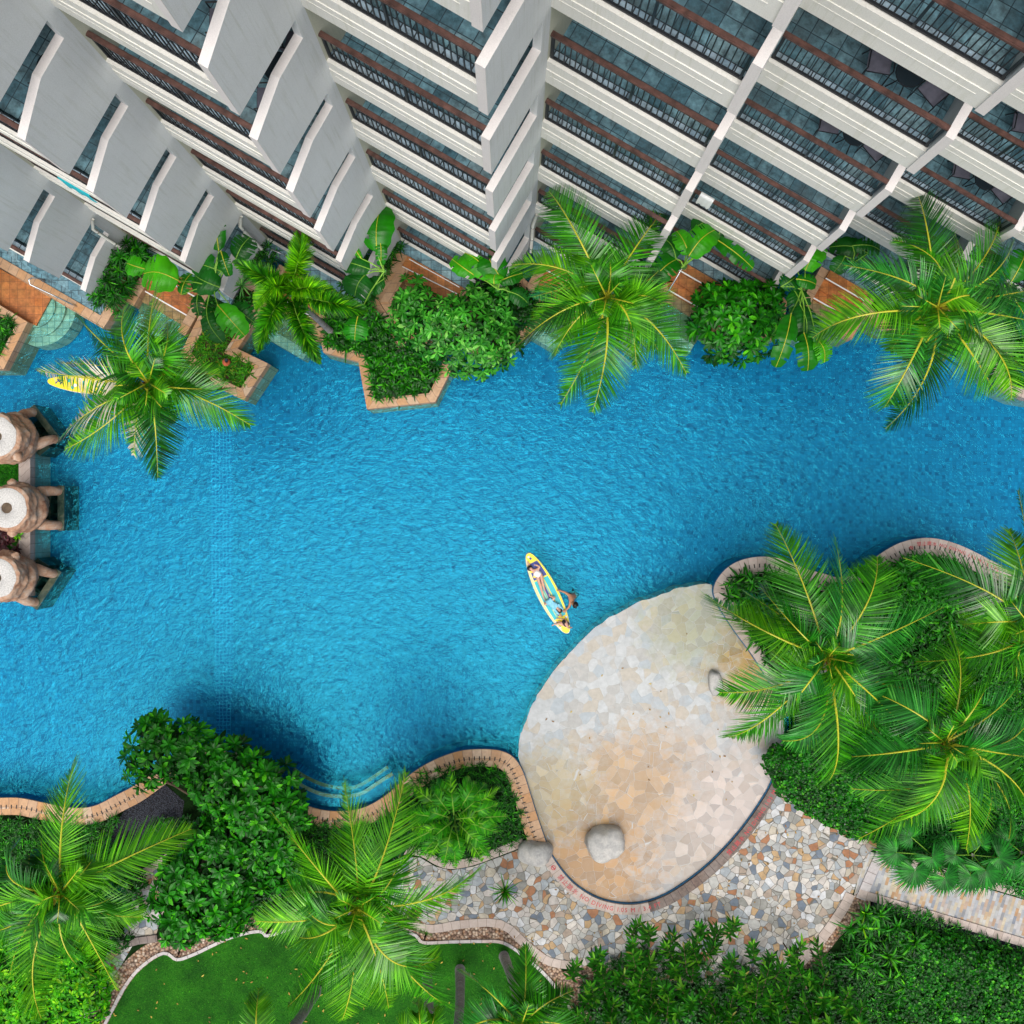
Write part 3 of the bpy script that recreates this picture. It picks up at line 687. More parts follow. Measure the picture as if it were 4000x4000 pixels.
PL0 = [(-90, 1130), (0, 1192), (108, 1258), (14, 1442), (-90, 1442)]
PL1 = [(424, 1250), (318, 1186), (410, 1010), (470, 960), (545, 1010), (528, 1078)]
PL2 = [(683, 1159), (780, 1228), (702, 1385), (800, 1490), (952, 1564), (1047, 1420), (928, 1362), (1010, 1235), (1040, 1130), (930, 1060), (800, 1000), (730, 1070)]
PL3 = [(1236, 1245), (1262, 1376), (1400, 1413), (1433, 1598), (1700, 1570), (1762, 1448), (1712, 1335), (1583, 1332), (1482, 1183), (1590, 985), (1500, 950), (1320, 1130)]
PL5 = [(1860, 1130), (2020, 1060), (2150, 1190), (2080, 1300), (1960, 1395), (1860, 1395), (1800, 1330)]
PL6 = [(2250, 1180), (2400, 1120), (2600, 1075), (2610, 1130), (2550, 1260), (2487, 1338), (2390, 1270), (2260, 1240)]
PL7 = [(2775, 1150), (3000, 1080), (3075, 1180), (3055, 1310), (3008, 1328), (2900, 1350), (2790, 1330)]
PL8 = [(3335, 1200), (3362, 1105), (3520, 1050), (3700, 1100), (3830, 1180), (3640, 1270), (3480, 1293), (3435, 1270)]
PL9 = [(3810, 1370), (3868, 1440), (3932, 1525), (4010, 1560), (4250, 1600), (4250, 1080), (3950, 1080), (3850, 1150)]
planter(PL0, 'stone edged planter with spiky tufts cut by the left picture edge')
planter(PL1, 'stone edged planter with spiky plants against the cream wall')
planter(PL2, 'stone edged planter with sparse yellow-green cover and a red globe lamp', soil='soil')
planter(PL3, 'large angular planter full of strap leaves jutting into the pool')
planter(PL5, 'planter hidden beneath the pale leaved frangipani beside the pool')
planter(PL6, 'planter under the coconut palm in the middle of the upper bank')
planter(PL7, 'planter under the round dark bush by the banana plants')
planter(PL8, 'planter at the foot of the large right hand coconut palm')
planter(PL9, 'planter in the upper right bank with coping turning the corner', mat='coping_pale')
# hot tub basin coping beside the big planter
hb = WP([(1484, 1182), (1592, 984), (1840, 1105), (1815, 1300), (1712, 1330), (1584, 1330)], .46); hb2 = [Vector((p.x, p.y)) for p in hb]; hi = inset(hb2, .36)
t = thing('hot_tub', 'hexagonal tiled basin with orange bench beneath the pale frangipani', 'hot tub', (hb[0].x, hb[0].y, 0))
b = MB(); b.strip(hb2 + [hb2[0]], hi + [hi[0]], -1.1, .52); hang(b.build('coping', M['coping']), t)
qa = [W(1595, 1000, .5), W(1815, 1115, .5), W(1795, 1150, .5), W(1570, 1040, .5)]
b = MB(); b.prism([(p.x, p.y) for p in qa], .3, .56); hang(b.build('bench', M['orange']), t)
qa = [W(1570, 1042, .3), W(1795, 1152, .3), W(1778, 1190, .3), W(1548, 1078, .3)]
b = MB(); b.prism([(p.x, p.y) for p in qa], -.5, .3); hang(b.build('step', M['orange']), t)
qa = [W(1548, 1080, .05), W(1778, 1192, .05), W(1756, 1240, .05), W(1528, 1130, .05)]
b = MB(); b.prism([(p.x, p.y) for p in qa], -.5, .04); hang(b.build('step', M['ochre']), t)
b = MB()
for a, c in (((1598, 1012), (1795, 1122)), ((1572, 1041), (1790, 1150))):
    A, B = W(*a, .57), W(*c, .57); b.tube([A, B], .018, 6)
hang(b.build('nosing', M['white']), t)

# far left: orange shallow pool with curved steps
t = thing('shallow_pool', 'orange tiled shallow pool with curved stone steps at the left edge', 'pool', tuple(W(120, 1150, 0)))
b = MB(); q = WP([(-80, 1000), (25, 1065), (205, 1152), (140, 1272), (105, 1256), (-80, 1150)], .04); b.prism([(p.x, p.y) for p in q], -1.0, .02); hang(b.build('basin_floor', M['orange']), t)
for k, (z, dr) in enumerate(((-.06, 0), (-.16, 40), (-.28, 80))):
    c0 = (150, 1215); a0, a1 = R(-62), R(112)
    arc = [(205 + dr * .75, 1152 - dr * .35)] 
    dirx, diry = (.88, .47)
    base = [(205 + dr * .9, 1150 + dr * .05), (215 + dr * 1.0, 1195 + dr * .3), (200 + dr * .85, 1240 + dr * .6), (172 + dr * .55, 1268 + dr * .85), (138 + dr * .1, 1280 + dr * .92), (112 - dr * .12, 1276 + dr * .8), (100, 1200), (180, 1120)]
    q = WP(base, z); pl = smoothline([(p.x, p.y) for p in q[:6]], 4) + [Vector((q[6].x, q[6].y)), Vector((q[7].x, q[7].y))]
    b = MB(); b.prism([(p.x, p.y) for p in pl], -1.1, z); hang(b.build('step', M['sandstep']), t)
b = MB(); A = WP([(-60, 972), (5, 1006), (424, 1250)], .5); B = WP([(-60, 1012), (-10, 1040), (402, 1284)], .5)
b.strip(A, B, -1.1, .5); hang(b.build('coping', M['coping']), t)
b = MB(); A = WP([(424, 1250), (525, 1076)], .52); B = WP([(392, 1232), (490, 1062)], .52); b.strip(A, B, -.5, .52); hang(b.build('coping', M['coping']), t)
def handrail(pts, label):
    t = thing('pool_handrail', label, 'handrail', tuple(pts[0])); b = MB(); b.tube(pts, .028, 8); hang(b.build('rail', M['metal'], smooth=True), t)
    b = MB()
    for p in (pts[0], pts[-1]): b.tube([p, p + Vector((0, 0, .03))], .06, 12)
    hang(b.build('flange', M['metal'], smooth=True), t)
b = MB(); q = WP([(-120, 900), (-60, 972), (5, 1006), (424, 1250), (525, 1076), (560, 1000), (400, 860), (100, 800)], .46); b.prism([(p.x, p.y) for p in q], -1.1, .46); tag(b.build('side_patio_paving', M['slate']), kind='structure')
handrail([W(170, 1096, .5), W(170, 1092, 1.2), W(128, 1084, 1.38), W(112, 1092, 1.38), W(118, 1112, 1.3), W(200, 1150, 1.1), W(300, 1198, .5), W(305, 1200, -.3)], 'curved steel handrail beside the orange shallow pool')
handrail([W(2692, 1002, .7), W(2690, 1002, 1.6), W(2640, 1090, 1.2), W(2580, 1190, .5), W(2578, 1192, -.2)], 'long straight steel handrail down the rust orange steps')
handrail([W(1052, 1010, .7), W(1050, 1000, 1.4), W(1062, 974, 1.5), W(1115, 998, 1.4), W(1116, 1000, .7)], 'bent white handrail behind the bottlebrush palm')
# red globe lamp
t = thing('garden_lamp', 'terracotta red globe lamp standing in the sparse planter', 'lamp', tuple(W(884, 1415, .36)))
b = MB(); b.tube([W(884, 1415, .3 + .30 * k / 10) for k in range(11)], [max(.02, .145 * math.sin(math.pi * (k + .6) / 11.2)) for k in range(11)], 16); hang(b.build('globe', M['lampred'], smooth=True), t)
p = W(884, 1407, .6); b = MB(); b.tube([p, p + Vector((0, 0, .05))], [.075, .05], 14); hang(b.build('cap', M['glass']), t)

# ------------------------------------------------------------------ south bank curves
SW = [(-260, 3150), (-120, 3120), (0, 3117), (80, 3118), (175, 3137), (270, 3155), (363, 3150), (458, 3104), (530, 3065), (640, 2985), (735, 2925), (830, 2915), (890, 2940), (949, 2983), (1036, 3036), (1080, 3077), (1138, 3120), (1188, 3145), (1269, 3166), (1350, 3168), (1431, 3151), (1511, 3104), (1572, 3050), (1646, 2996), (1727, 2956), (1807, 2932), (1895, 2927), (1962, 2935), (2009, 2962), (2043, 3016), (2070, 3097), (2097, 3184), (2136, 3300)]
SE = [(3090, 2790), (3010, 2670), (2940, 2560), (2860, 2450), (2796, 2342), (2792, 2284), (2832, 2226), (2890, 2190), (2962, 2175), (3035, 2179), (3093, 2197), (3150, 2222), (3216, 2240), (3281, 2255), (3361, 2226), (3433, 2168), (3506, 2125), (3578, 2105), (3651, 2103), (3738, 2125), (3832, 2168), (3926, 2219), (4010, 2260), (4150, 2330), (4400, 2400)]
CZ = .30
def curved_coping(px, name, label, cm='coping'):
    A = smoothline([(p.x, p.y) for p in WP(px, CZ)], 5)
    B = offset(A, -.62)
    t = thing(name, label, 'pool coping', (A[0].x, A[0].y, 0))
    b0 = MB(); b0.strip(A, offset(A, -.40), -1.15, CZ)
    b = MB(); b.strip(offset(A, -.403), B, -.1, CZ - .003); hang(b.build('inner_border', M[cm]), t)
    b = MB(); b.strip(offset(A, .012), offset(A, .0), -1.15, CZ - .06); hang(b.build('wall_tile', M['deepblue']), t)
    # dark drain slots
    b = b0; C = offset(A, -.32); acc = 0; kk = 0
    for i in range(1, len(C)):
        acc += (C[i] - C[i - 1]).length
        while acc > .185:
            acc -= .185
            d = (C[i] - C[i - 1]).normalized(); nn = Vector((-d.y, d.x)); p = C[i] - d * acc
            a, c = p + nn * .07, p - nn * .07
            b.add([(a.x - d.x * .021, a.y - d.y * .021, CZ + .004), (a.x + d.x * .021, a.y + d.y * .021, CZ + .004), (c.x + d.x * .021, c.y + d.y * .021, CZ + .004), (c.x - d.x * .021, c.y - d.y * .021, CZ + .004)], [(3, 2, 1, 0)], 1)
    hang(b.build('coping_stone', [M[cm], M['darkgrate']]), t)
    return t, A, B
cSW, aSW, bSW = curved_coping(SW, 'curved_coping', 'wavy sandstone pool edge with drain slots along the lower left bank')
cSE, aSE, bSE = curved_coping(SE, 'curved_coping', 'wavy pale stone pool edge with drain slots round the right hand garden', 'coping_pale')

# land behind the coping
b = MB(); poly = [(p.x, p.y) for p in bSW]
q = WP([(2180, 3400), (2350, 3560), (2480, 3590), (2620, 3540), (2780, 3420), (2900, 3290), (3000, 3140), (3070, 3010), (3120, 2860)], .1)
poly += [(p.x, p.y) for p in q] + [(p.x, p.y) for p in bSE] + [(33.9, bSE[-1].y), (33.9, -25.9), (-33.9, -25.9), (-33.9, bSW[0].y)]
b.prism(poly, -1.2, .12); tag(b.build('garden_soil', M['soil_green']), kind='structure')
b = MB(); q = [tloc(-5, 0, -.0), tloc(-5, 0, 14), tloc(5, 0, 14), tloc(5, 0, 0)]
b.box(-33.9, 33.9, 10.6, 21.9, -1.2, .2); tag(b.build('terrace_soil', M['soil']), kind='structure')

# submerged curved bench in the bay
t = thing('pool_bench', 'curved submerged bench steps with sandy nosing in the lower left bay', 'pool bench', tuple(W(1350, 3100, 0)))
seat = [(1138, 3115), (1188, 3140), (1269, 3162), (1350, 3166), (1431, 3149), (1511, 3102), (1560, 3055)]
for k, (dz, a) in enumerate(((-.14, [(1143, 3035), (1190, 3066), (1262, 3096), (1345, 3104), (1410, 3092), (1470, 3054), (1530, 3016)]), (-.34, [(1152, 2998), (1200, 3030), (1270, 3060), (1350, 3072), (1400, 3062), (1460, 3026), (1512, 2990)]))):
    A = smoothline([(p.x, p.y) for p in WP(seat, dz)], 5); B = smoothline([(p.x, p.y) for p in WP(a, dz)], 5)
    b = MB(); b.strip(A, B, -1.15, dz); hang(b.build('step', M['lane'] if k else M['mosaic']), t)
    b = MB(); b.strip(B, offset(B, -.13), dz, dz + .006 + .004 * k, sides=False); hang(b.build('nosing', M['coping'] if k == 0 else M['ochre']), t)

# beach platform
PF = [(2072, 3100), (2026, 2950), (2030, 2880), (2048, 2830), (2072, 2770), (2112, 2692), (2174, 2609), (2220, 2555), (2277, 2495), (2381, 2412), (2480, 2360), (2588, 2319), (2680, 2293), (2775, 2284), (2800, 2345), (2860, 2450), (2940, 2565), (3010, 2680), (3060, 2800), (3052, 2950), (3020, 3052), (2980, 3135), (2925, 3215), (2865, 3287), (2800, 3353), (2740, 3405), (2680, 3450), (2610, 3492), (2530, 3520), (2460, 3528), (2390, 3522), (2320, 3500), (2250, 3455), (2200, 3400), (2158, 3345), (2125, 3290)]
p_ = [(p.x, p.y) for p in WP(PF, .03)]
r = random.Random(3); outl = []
for i, p in enumerate(smoothline(p_ + [p_[0]], 4)[:-1]): 
    j = .035 if i < 60 else .0
    outl.append((p.x + r.uniform(-j, j), p.y + r.uniform(-j, j)))
b = MB(); b.prism(outl, -1.15, .03)
tag(b.build('beach_entry_paving', M['platform']), kind='structure')
# dark worn kerb round it
KO = [(3046, 3030), (3018, 3090), (2980, 3153), (2928, 3228), (2872, 3296), (2806, 3366), (2745, 3420), (2680, 3468), (2612, 3510), (2535, 3540), (2460, 3550), (2385, 3542), (2312, 3518), (2240, 3472), (2185, 3415), (2140, 3350)]
A = smoothline([(p.x, p.y) for p in WP(KO, .16)], 5)
_c = Vector((W(2500, 2900).x, W(2500, 2900).y)); _s = 1 if (offset(A, .3)[40] - _c).length > (A[40] - _c).length else -1
A = offset(A, -.15 * _s)
t = thing('stone_kerb', 'curved kerb with red warning lettering round the flagstone platform', 'kerb', (A[0].x, A[0].y, 0))
nA = len(A); cut = int(nA * .60)
Bk = offset(A, .34) if (offset(A, .34)[nA // 2] - Vector((5, -13))).length > (offset(A, -.34)[nA // 2] - Vector((5, -13))).length else offset(A, -.34)
ctr = Vector((W(2500, 2900).x, W(2500, 2900).y)); sgn = 1 if (offset(A, .3)[nA // 2] - ctr).length > (A[nA // 2] - ctr).length else -1
Bk = offset(A, .36 * sgn)
b = MB(); b.strip(A[:cut + 1], Bk[:cut + 1], -.2, .19); hang(b.build('kerb_stone', M['kerb_dark']), t)
b = MB(); b.strip(A[cut:], Bk[cut:], -.2, .19); hang(b.build('kerb_stone', M['coping_pale']), t)
b = MB(); b.strip(A, offset(A, -.035 * sgn), -.2, .10); hang(b.build('channel', M['deepblue']), t)

# lettering along a curve --------------------------------------------------
def lettering(parent, line, s0, size, z, text, flip=False, side=0.0):
    segs = [(line[i + 1] - line[i]).length for i in range(len(line) - 1)]
    def at(s):
        i = 0
        while i < len(segs) - 1 and s > segs[i]: s -= segs[i]; i += 1
        d = (line[i + 1] - line[i]).normalized(); return line[i] + d * s, d
    b = MB(); s = s0
    for chh in text:
        if chh == ' ': s += size * .4; continue
        cu = bpy.data.curves.new('t', 'FONT'); cu.body = chh; cu.size = size; cu.extrude = .002; cu.resolution_u = 2
        ob = bpy.data.objects.new('t', cu); COL.objects.link(ob); bpy.context.view_layer.update()
        me = ob.to_mesh(); wdt = max([v.co.x for v in me.vertices], default=size * .5)
        p, d = at(s + wdt / 2); nn = Vector((-d.y, d.x))
        Mx = Matrix(((d.x, nn.x, 0, 0), (d.y, nn.y, 0, 0), (0, 0, 1, z), (0, 0, 0, 1)))
        o = p - d * wdt / 2 + nn * side
        b.add([Mx @ v.co + Vector((o.x, o.y, 0)) for v in me.vertices], [tuple(f.vertices) for f in me.polygons])
        ob.to_mesh_clear(); bpy.data.objects.remove(ob); bpy.data.curves.remove(cu)
        s += wdt + size * .14
    hang(b.build('lettering', M['red']), parent)
def ring_mark(b, p, d, r, z):
    n = 20
    for k in range(n):
        a0, a1 = 2 * math.pi * k / n, 2 * math.pi * (k + 1) / n
        b.add([(p.x + r * math.cos(a0), p.y + r * math.sin(a0), z), (p.x + r * math.cos(a1), p.y + r * math.sin(a1), z), (p.x + r * .72 * math.cos(a1), p.y + r * .72 * math.sin(a1), z), (p.x + r * .72 * math.cos(a0), p.y + r * .72 * math.sin(a0), z)], [(0, 1, 2, 3)])
    b.add([(p.x - r * .8, p.y + r * .5, z), (p.x - r * .5, p.y + r * .8, z), (p.x + r * .8, p.y - r * .5, z), (p.x + r * .5, p.y - r * .8, z)], [(0, 3, 2, 1)])
TXT = '禁止跳水 NO DIVING 1.05 M / 3.4 FT'
mid = [(a + c) / 2 for a, c in zip(A, Bk)][::-1]     # runs from the lower left boulder round to the right
lettering(t, mid, .75, .22, .196, TXT, side=-.08)
b = MB(); ring_mark(b, mid[3], None, .09, .197); hang(b.build('no_diving_mark', M['red']), t)
lettering(t, mid, 7.9, .2, .196, TXT, side=-.08)
cl = offset(aSE, -.2); segl = 0; tgt = W(3575, 2145, CZ)
for i in range(len(cl) - 1):
    if cl[i].x > tgt.x: break
    segl += (cl[i + 1] - cl[i]).length
lettering(cSE, cl, segl, .17, CZ + .004, TXT, side=-.06)
b = MB(); ring_mark(b, Vector((W(3560, 2140, CZ).x, W(3560, 2140, CZ).y)), None, .07, CZ + .006); hang(b.build('no_diving_mark', M['red']), cSE)

# ------------------------------------------------------------------ paving, lawn, gravel
def sheet(pts, z, name, mat, z0=0.0, smooth=True, kind='structure'):
    q = [(p.x, p.y) for p in WP(pts, z)]
    b = MB(); b.prism(q, z0, z); return tag(b.build(name, M[mat]), kind=kind)
PLZ = [(1480, 3380), (1560, 3345), (1640, 3350), (1700, 3385), (1760, 3400), (1850, 3385), (1960, 3345), (2050, 3310), (2140, 3300), (2185, 3415), (2240, 3472), (2312, 3518), (2385, 3542), (2460, 3550), (2535, 3540), (2612, 3510), (2680, 3468), (2745, 3420), (2806, 3366), (2872, 3296), (2928, 3228), (2980, 3153), (3018, 3090), (3046, 3030), (3180, 3100), (3330, 3180), (3420, 3240), (3425, 3310), (3395, 3330), (3350, 3440), (3310, 3550), (3215, 3680), (3130, 3770), (2800, 3850), (2260, 3800), (2140, 3760), (2040, 3690), (1950, 3612), (1800, 3615), (1690, 3625), (1560, 3600), (1480, 3520)]
sheet(PLZ, .13, 'plaza_paving', 'crazy')
sheet([(3350, 3440), (3390, 3325), (3700, 3425), (4200, 3575), (4200, 3735), (3900, 3650), (3600, 3560), (3335, 3500)], .126, 'brick_path', 'path')
sheet([(470, 3680), (500, 3560), (560, 3400), (640, 3330), (760, 3260), (800, 3330), (700, 3460), (640, 3560), (600, 3680)], .13, 'crazy_path', 'crazy')
sheet([(250, 4080), (360, 3880), (420, 3720), (520, 3690), (400, 3900), (330, 4080)], .126, 'crazy_path', 'crazy')
sheet([(395, 3290), (470, 3190), (540, 3090), (640, 3060), (720, 3130), (690, 3330), (560, 3420), (530, 3470)], .134, 'dark_grit_path', 'grit')
LAWN = [(380, 4080), (440, 3960), (500, 3850), (560, 3780), (640, 3730), (690, 3755), (760, 3735), (900, 3670), (1010, 3645), (1045, 3662), (1150, 3630), (1210, 3600), (1300, 3610), (1420, 3625), (1600, 3650), (1650, 3688), (1760, 3686), (1890, 3684), (1965, 3690), (2040, 3740), (2140, 3830), (2230, 3960), (2300, 4080)]
lw = smoothline([(p.x, p.y) for p in WP(LAWN, .15)], 4)
b = MB(); b.prism([(p.x, p.y) for p in lw], 0, .15); tag(b.build('lawn', M['lawn']), kind='structure')
gv = offset(lw, .55); s = 1 if gv[len(gv) // 2].y > lw[len(lw) // 2].y else -1
gv = offset(lw, .62 * s)
b = MB(); b.strip(lw, gv, 0, .14, sides=False); tag(b.build('pebble_strip', M['gravel']), kind='structure')
sheet([(3105, 3775), (3180, 3700), (3300, 3560), (3345, 3490), (3420, 3505), (3390, 3560), (3280, 3660), (3180, 3790)], .127, 'pebble_strip', 'gravel')
sheet([(3400, 3500), (3600, 3560), (3900, 3655), (4200, 3750), (4200, 3800), (3900, 3700), (3600, 3610), (3400, 3540)], .127, 'pebble_strip', 'grit')
sheet([(2190, 3800), (2330, 3760), (2500, 3830), (2300, 3900), (2230, 3880)], .136, 'pebble_strip', 'gravel')
kz = [0]
def kerb(pts, wd, z, label, mat='kerb_grey', sub=3, side=1):
    kz[0] += 1; z += .0035 * kz[0]
    A = smoothline([(p.x, p.y) for p in WP(pts, z)], sub); B = offset(A, wd * side)
    t = thing('kerb', label, 'kerb', (A[0].x, A[0].y, 0)); b = MB(); b.strip(A, B, 0, z); hang(b.build('kerb_stone', M[mat]), t); return t
t = thing('lawn_edging', 'row of pale stone blocks edging the lawn', 'edging', (lw[0].x, lw[0].y, 0)); b = MB(); b.strip(offset(lw, .02 * s), offset(lw, .13 * s), 0, .19); hang(b.build('edge_stone', M['kerb_grey']), t)
kerb([(1490, 3620), (1560, 3628), (1690, 3645), (1800, 3628), (1950, 3625), (2040, 3700), (2140, 3772), (2270, 3790)], .3, .15, 'pinkish grey kerb between the crazy paving and the pebbles', 'coping_pale')
kerb([(1500, 3370), (1560, 3340), (1640, 3345), (1700, 3378), (1760, 3395), (1850, 3380), (1960, 3340), (2050, 3305)], .3, .16, 'pink stone border between paving and the feathery palm bed', 'coping_pale')
kerb([(3425, 3325), (3385, 3410), (3345, 3505)], .36, .16, 'grey stone kerb crossing where brick path meets plaza', 'kerb_grey')
kerb([(3340, 3500), (3310, 3560), (3225, 3680), (3140, 3775)], .36, .15, 'curved pale kerb along the lower right side of the plaza', 'coping_pale', side=-1)
kerb([(3350, 3505), (3600, 3580), (3900, 3670), (4200, 3760)], .3, .16, 'straight grey kerb along the lower side of the brick path', 'coping_pale', 1)
kerb([(3560, 3380), (3800, 3450), (4200, 3570)], .28, .16, 'grey kerb on the upper side of the brick path', 'coping_pale', 1)
kerb([(520, 3450), (620, 3390), (690, 3340), (760, 3280)], .26, .17, 'pinkish kerb beside the dark grit path', 'coping_pale', 1)
kerb([(455, 3715), (540, 3690), (615, 3680)], .26, .17, 'short brown kerb at the end of the crazy paving path', 'kerb_dark', 1)

# ------------------------------------------------------------------ coconut palms
def frond(px_pts, zs, llen, seed, mat, parent, n=64, width=.019, roll=0.0, bleach=False, rib='rachis', bottle=False, base_gap=.10):
    r = np.random.default_rng(seed)
    zs = zs; P0, P1, P2 = (np.array(W(p[0], p[1], z)) for p, z in zip(px_pts, zs))
    Cc = 2 * P1 - .5 * (P0 + P2)          # bezier control so that the curve passes P1
    t = np.linspace(0, 1, 25)[:, None]
    cv = (1 - t) ** 2 * P0 + 2 * t * (1 - t) * Cc + t ** 2 * P2
    Lr = np.linalg.norm(np.diff(cv, axis=0), axis=1).sum()
    b = MB()
    b.tube([Vector(p) for p in cv], [.030 * (1 - .88 * float(x)) * (Lr / 2.6) ** .3 + .003 for x in t[:, 0]], 5, mi=1, caps=False)
    tt = base_gap + (1 - base_gap) * (np.arange(n) + r.uniform(-.3, .3, n)) / n; tt = np.clip(tt, .02, .995)
    if bottle: tt = np.repeat(tt, 3)
    T = tt[:, None]
    Pp = (1 - T) ** 2 * P0 + 2 * T * (1 - T) * Cc + T ** 2 * P2
    Tan = nrm(2 * (1 - T) * (Cc - P0) + 2 * T * (P2 - Cc))
    Zu = np.array([[0, 0, 1.]]); S = nrm(np.cross(Tan, Zu)); U = np.cross(S, Tan)
    rl = roll + (tt - .4) * roll * .8
    S2 = S * np.cos(rl)[:, None] + U * np.sin(rl)[:, None]; U2 = U * np.cos(rl)[:, None] - S * np.sin(rl)[:, None]
    prof = np.clip(1.0 * np.sin(np.pi * np.clip(tt * .80 + .20, 0, 1)) ** .62, .22, 1)
    gaps = (np.sin(tt * 37 + seed) + np.sin(tt * 91 + seed * 2)) * .03
    for sg in (-1, 1):
        m = len(tt)
        ang = np.radians((70 - 36 * tt) + r.normal(0, 1.6 if not bottle else 5, m)) + gaps
        lift = r.normal(.10, .05, m) if not bottle else r.uniform(-.8, 2.6, m)
        D = S2 * (sg * np.sin(ang))[:, None] + Tan * np.cos(ang)[:, None] + U2 * lift[:, None]
        ln = llen * prof * r.uniform(.93, 1.05, m)
        Uj = U2 + r.normal(0, .12, (m, 3))
        dr = r.uniform(.14, .26, m) if not bottle else r.uniform(.1, .3, m)
        mi = 0
        if bleach:
            k = (r.uniform(0, 1, m) < .5) & (tt > .25) 
            leaves(b, Pp[k], D[k], Uj[k], ln[k], width * 1.0, dr[k] * 2, np.array([.5, 1, .8, .5, .1]), 0, 2); k = ~k
            leaves(b, Pp[k], D[k], Uj[k], ln[k], width, dr[k], np.array([.5, 1, .8, .45, .08]), 0, 0)
        else:
            leaves(b, Pp, D, Uj, ln, width * r.uniform(.8, 1.2, m), dr, np.array([.5, 1, .8, .45, .08]), 0, 0)
    return hang(b.build('frond', [M[mat], M[rib], M['bleach']]), parent)

def zconv(f, origin, k): return [(origin[0] + x * k, origin[1] + y * k) for x, y in f]
def palm(name, label, centre, zc, fronds, origin, k, base_px, mats, llen=.74, group='coconut palms round the pool', bleach=(), lens=None, trunk_r=.14, n=58, fibre=False, base_z=.35, width=.0200, extra=5, dropz=1.0):
    base = W(base_px[0], base_px[1], base_z); top = W(centre[0], centre[1], zc - .25)
    t = thing(name, label, 'palm tree', tuple(base), 0, group)
    b = MB(); pts = []; rr = []
    for q in range(13):
        u = q / 12; p = base.lerp(top, u); bow = math.sin(u * math.pi) * .25
        pts.append((p.x + bow * .5, p.y - bow * .3, p.z)); rr.append(trunk_r * (1.35 - .5 * u if u < .15 else 1.22 - .25 * u))
    b.tube(pts, rr, 14); hang(b.build('trunk', M['bark'], smooth=True), t)
    rs = random.Random(int(centre[0]))
    for i, f in enumerate(fronds):
        q = zconv(f, origin, k)
        if len(q) == 2: q = [q[0], ((q[0][0] + q[1][0]) / 2, (q[0][1] + q[1][1]) / 2), q[1]]
        cw = W(centre[0], centre[1], zc)
        b0 = W(q[0][0], q[0][1], zc); d = (b0 - cw).length; dt = (W(q[2][0], q[2][1], zc) - cw).length
        # the rib starts at the crown: extend frond base towards the centre when the photo shows only its outer part
        if d > .35: q = [(centre[0] + (q[0][0] - centre[0]) * .12, centre[1] + (q[0][1] - centre[1]) * .12), ((q[0][0] * .35 + q[1][0] * .65), (q[0][1] * .35 + q[1][1] * .65)), q[2]]
        zz = [zc, zc + .45 + rs.uniform(-.25, .3) - .06 * dt, zc - dropz * (.25 + .25 * dt) + rs.uniform(-.35, .35)]
        m = mats[i % len(mats)] if not isinstance(mats, dict) else mats.get(i, mats['d'])
        frond(q, zz, (lens or {}).get(i, llen) * (.92 + .14 * min(dt, 3.4)), 100 + i * 7 + int(centre[0]), m, t, n=n + 12, roll=rs.uniform(-.95, .95), bleach=i in bleach, width=width)
    for e in range(extra):       # young upright fronds round the spear
        a = e * 2.4 + rs.uniform(0, 1); rad = rs.uniform(60, 150)
        q = [centre, (centre[0] + math.cos(a) * rad * .45, centre[1] + math.sin(a) * rad * .45), (centre[0] + math.cos(a) * rad, centre[1] + math.sin(a) * rad)]
        frond(q, [zc, zc + .7, zc + rs.uniform(.3, 1.0)], llen * .62, 900 + e + int(centre[0]), list(mats.values())[0] if isinstance(mats, dict) else mats[e % len(mats)], t, n=34, roll=rs.uniform(-.9, .9), width=width)
    b = MB(); c = W(centre[0], centre[1], zc)
    for e in range(26):
        a = e * 2.4; rd = rs.uniform(.12, .42)
        b.tube([c + Vector((0, 0, -.25)), c + Vector((math.cos(a) * rd * .6, math.sin(a) * rd * .6, .05)), c + Vector((math.cos(a) * rd, math.sin(a) * rd, -.15 + rs.uniform(-.1, .1)))], [.03, .018, .006], 4)
    hang(b.build('crown_fibre', M['fiber']), t)
    return t
k1 = 1 / 1.932
palm('coconut_palm', 'coconut palm with bleached whitish frond tips over the water at left', (580, 1495), 8.2,
     [[(1150, 1000), (1110, 650), (1190, 390)], [(990, 990), (905, 760), (950, 560)], [(850, 910), (720, 800), (590, 650)], [(1060, 1160), (700, 1120), (280, 1060)],
      [(1090, 1180), (900, 1170), (790, 1200)], [(1060, 1220), (740, 1330), (460, 1560)], [(950, 1400), (700, 1510), (490, 1650)], [(1110, 1240), (1040, 1380), (1010, 1700)],
      [(1190, 1340), (1160, 1560), (1190, 1870)], [(1060, 1140), (1170, 1280), (1320, 1440)], [(1220, 1160), (1310, 1040), (1660, 1090)], [(1330, 1210), (1600, 1290), (1890, 1470)],
      [(1250, 1100), (1290, 980), (1330, 870)], [(1230, 1220), (1480, 1180), (1760, 1190)], [(1000, 1100), (800, 1010), (460, 1000)], [(1150, 1100), (1250, 900), (1260, 700)]],
     (0, 900), k1, (760, 1480), ['coconut_y', 'coconut', 'coconut_d', 'coconut', 'coconut_y', 'coconut'], bleach=(3, 5, 7))
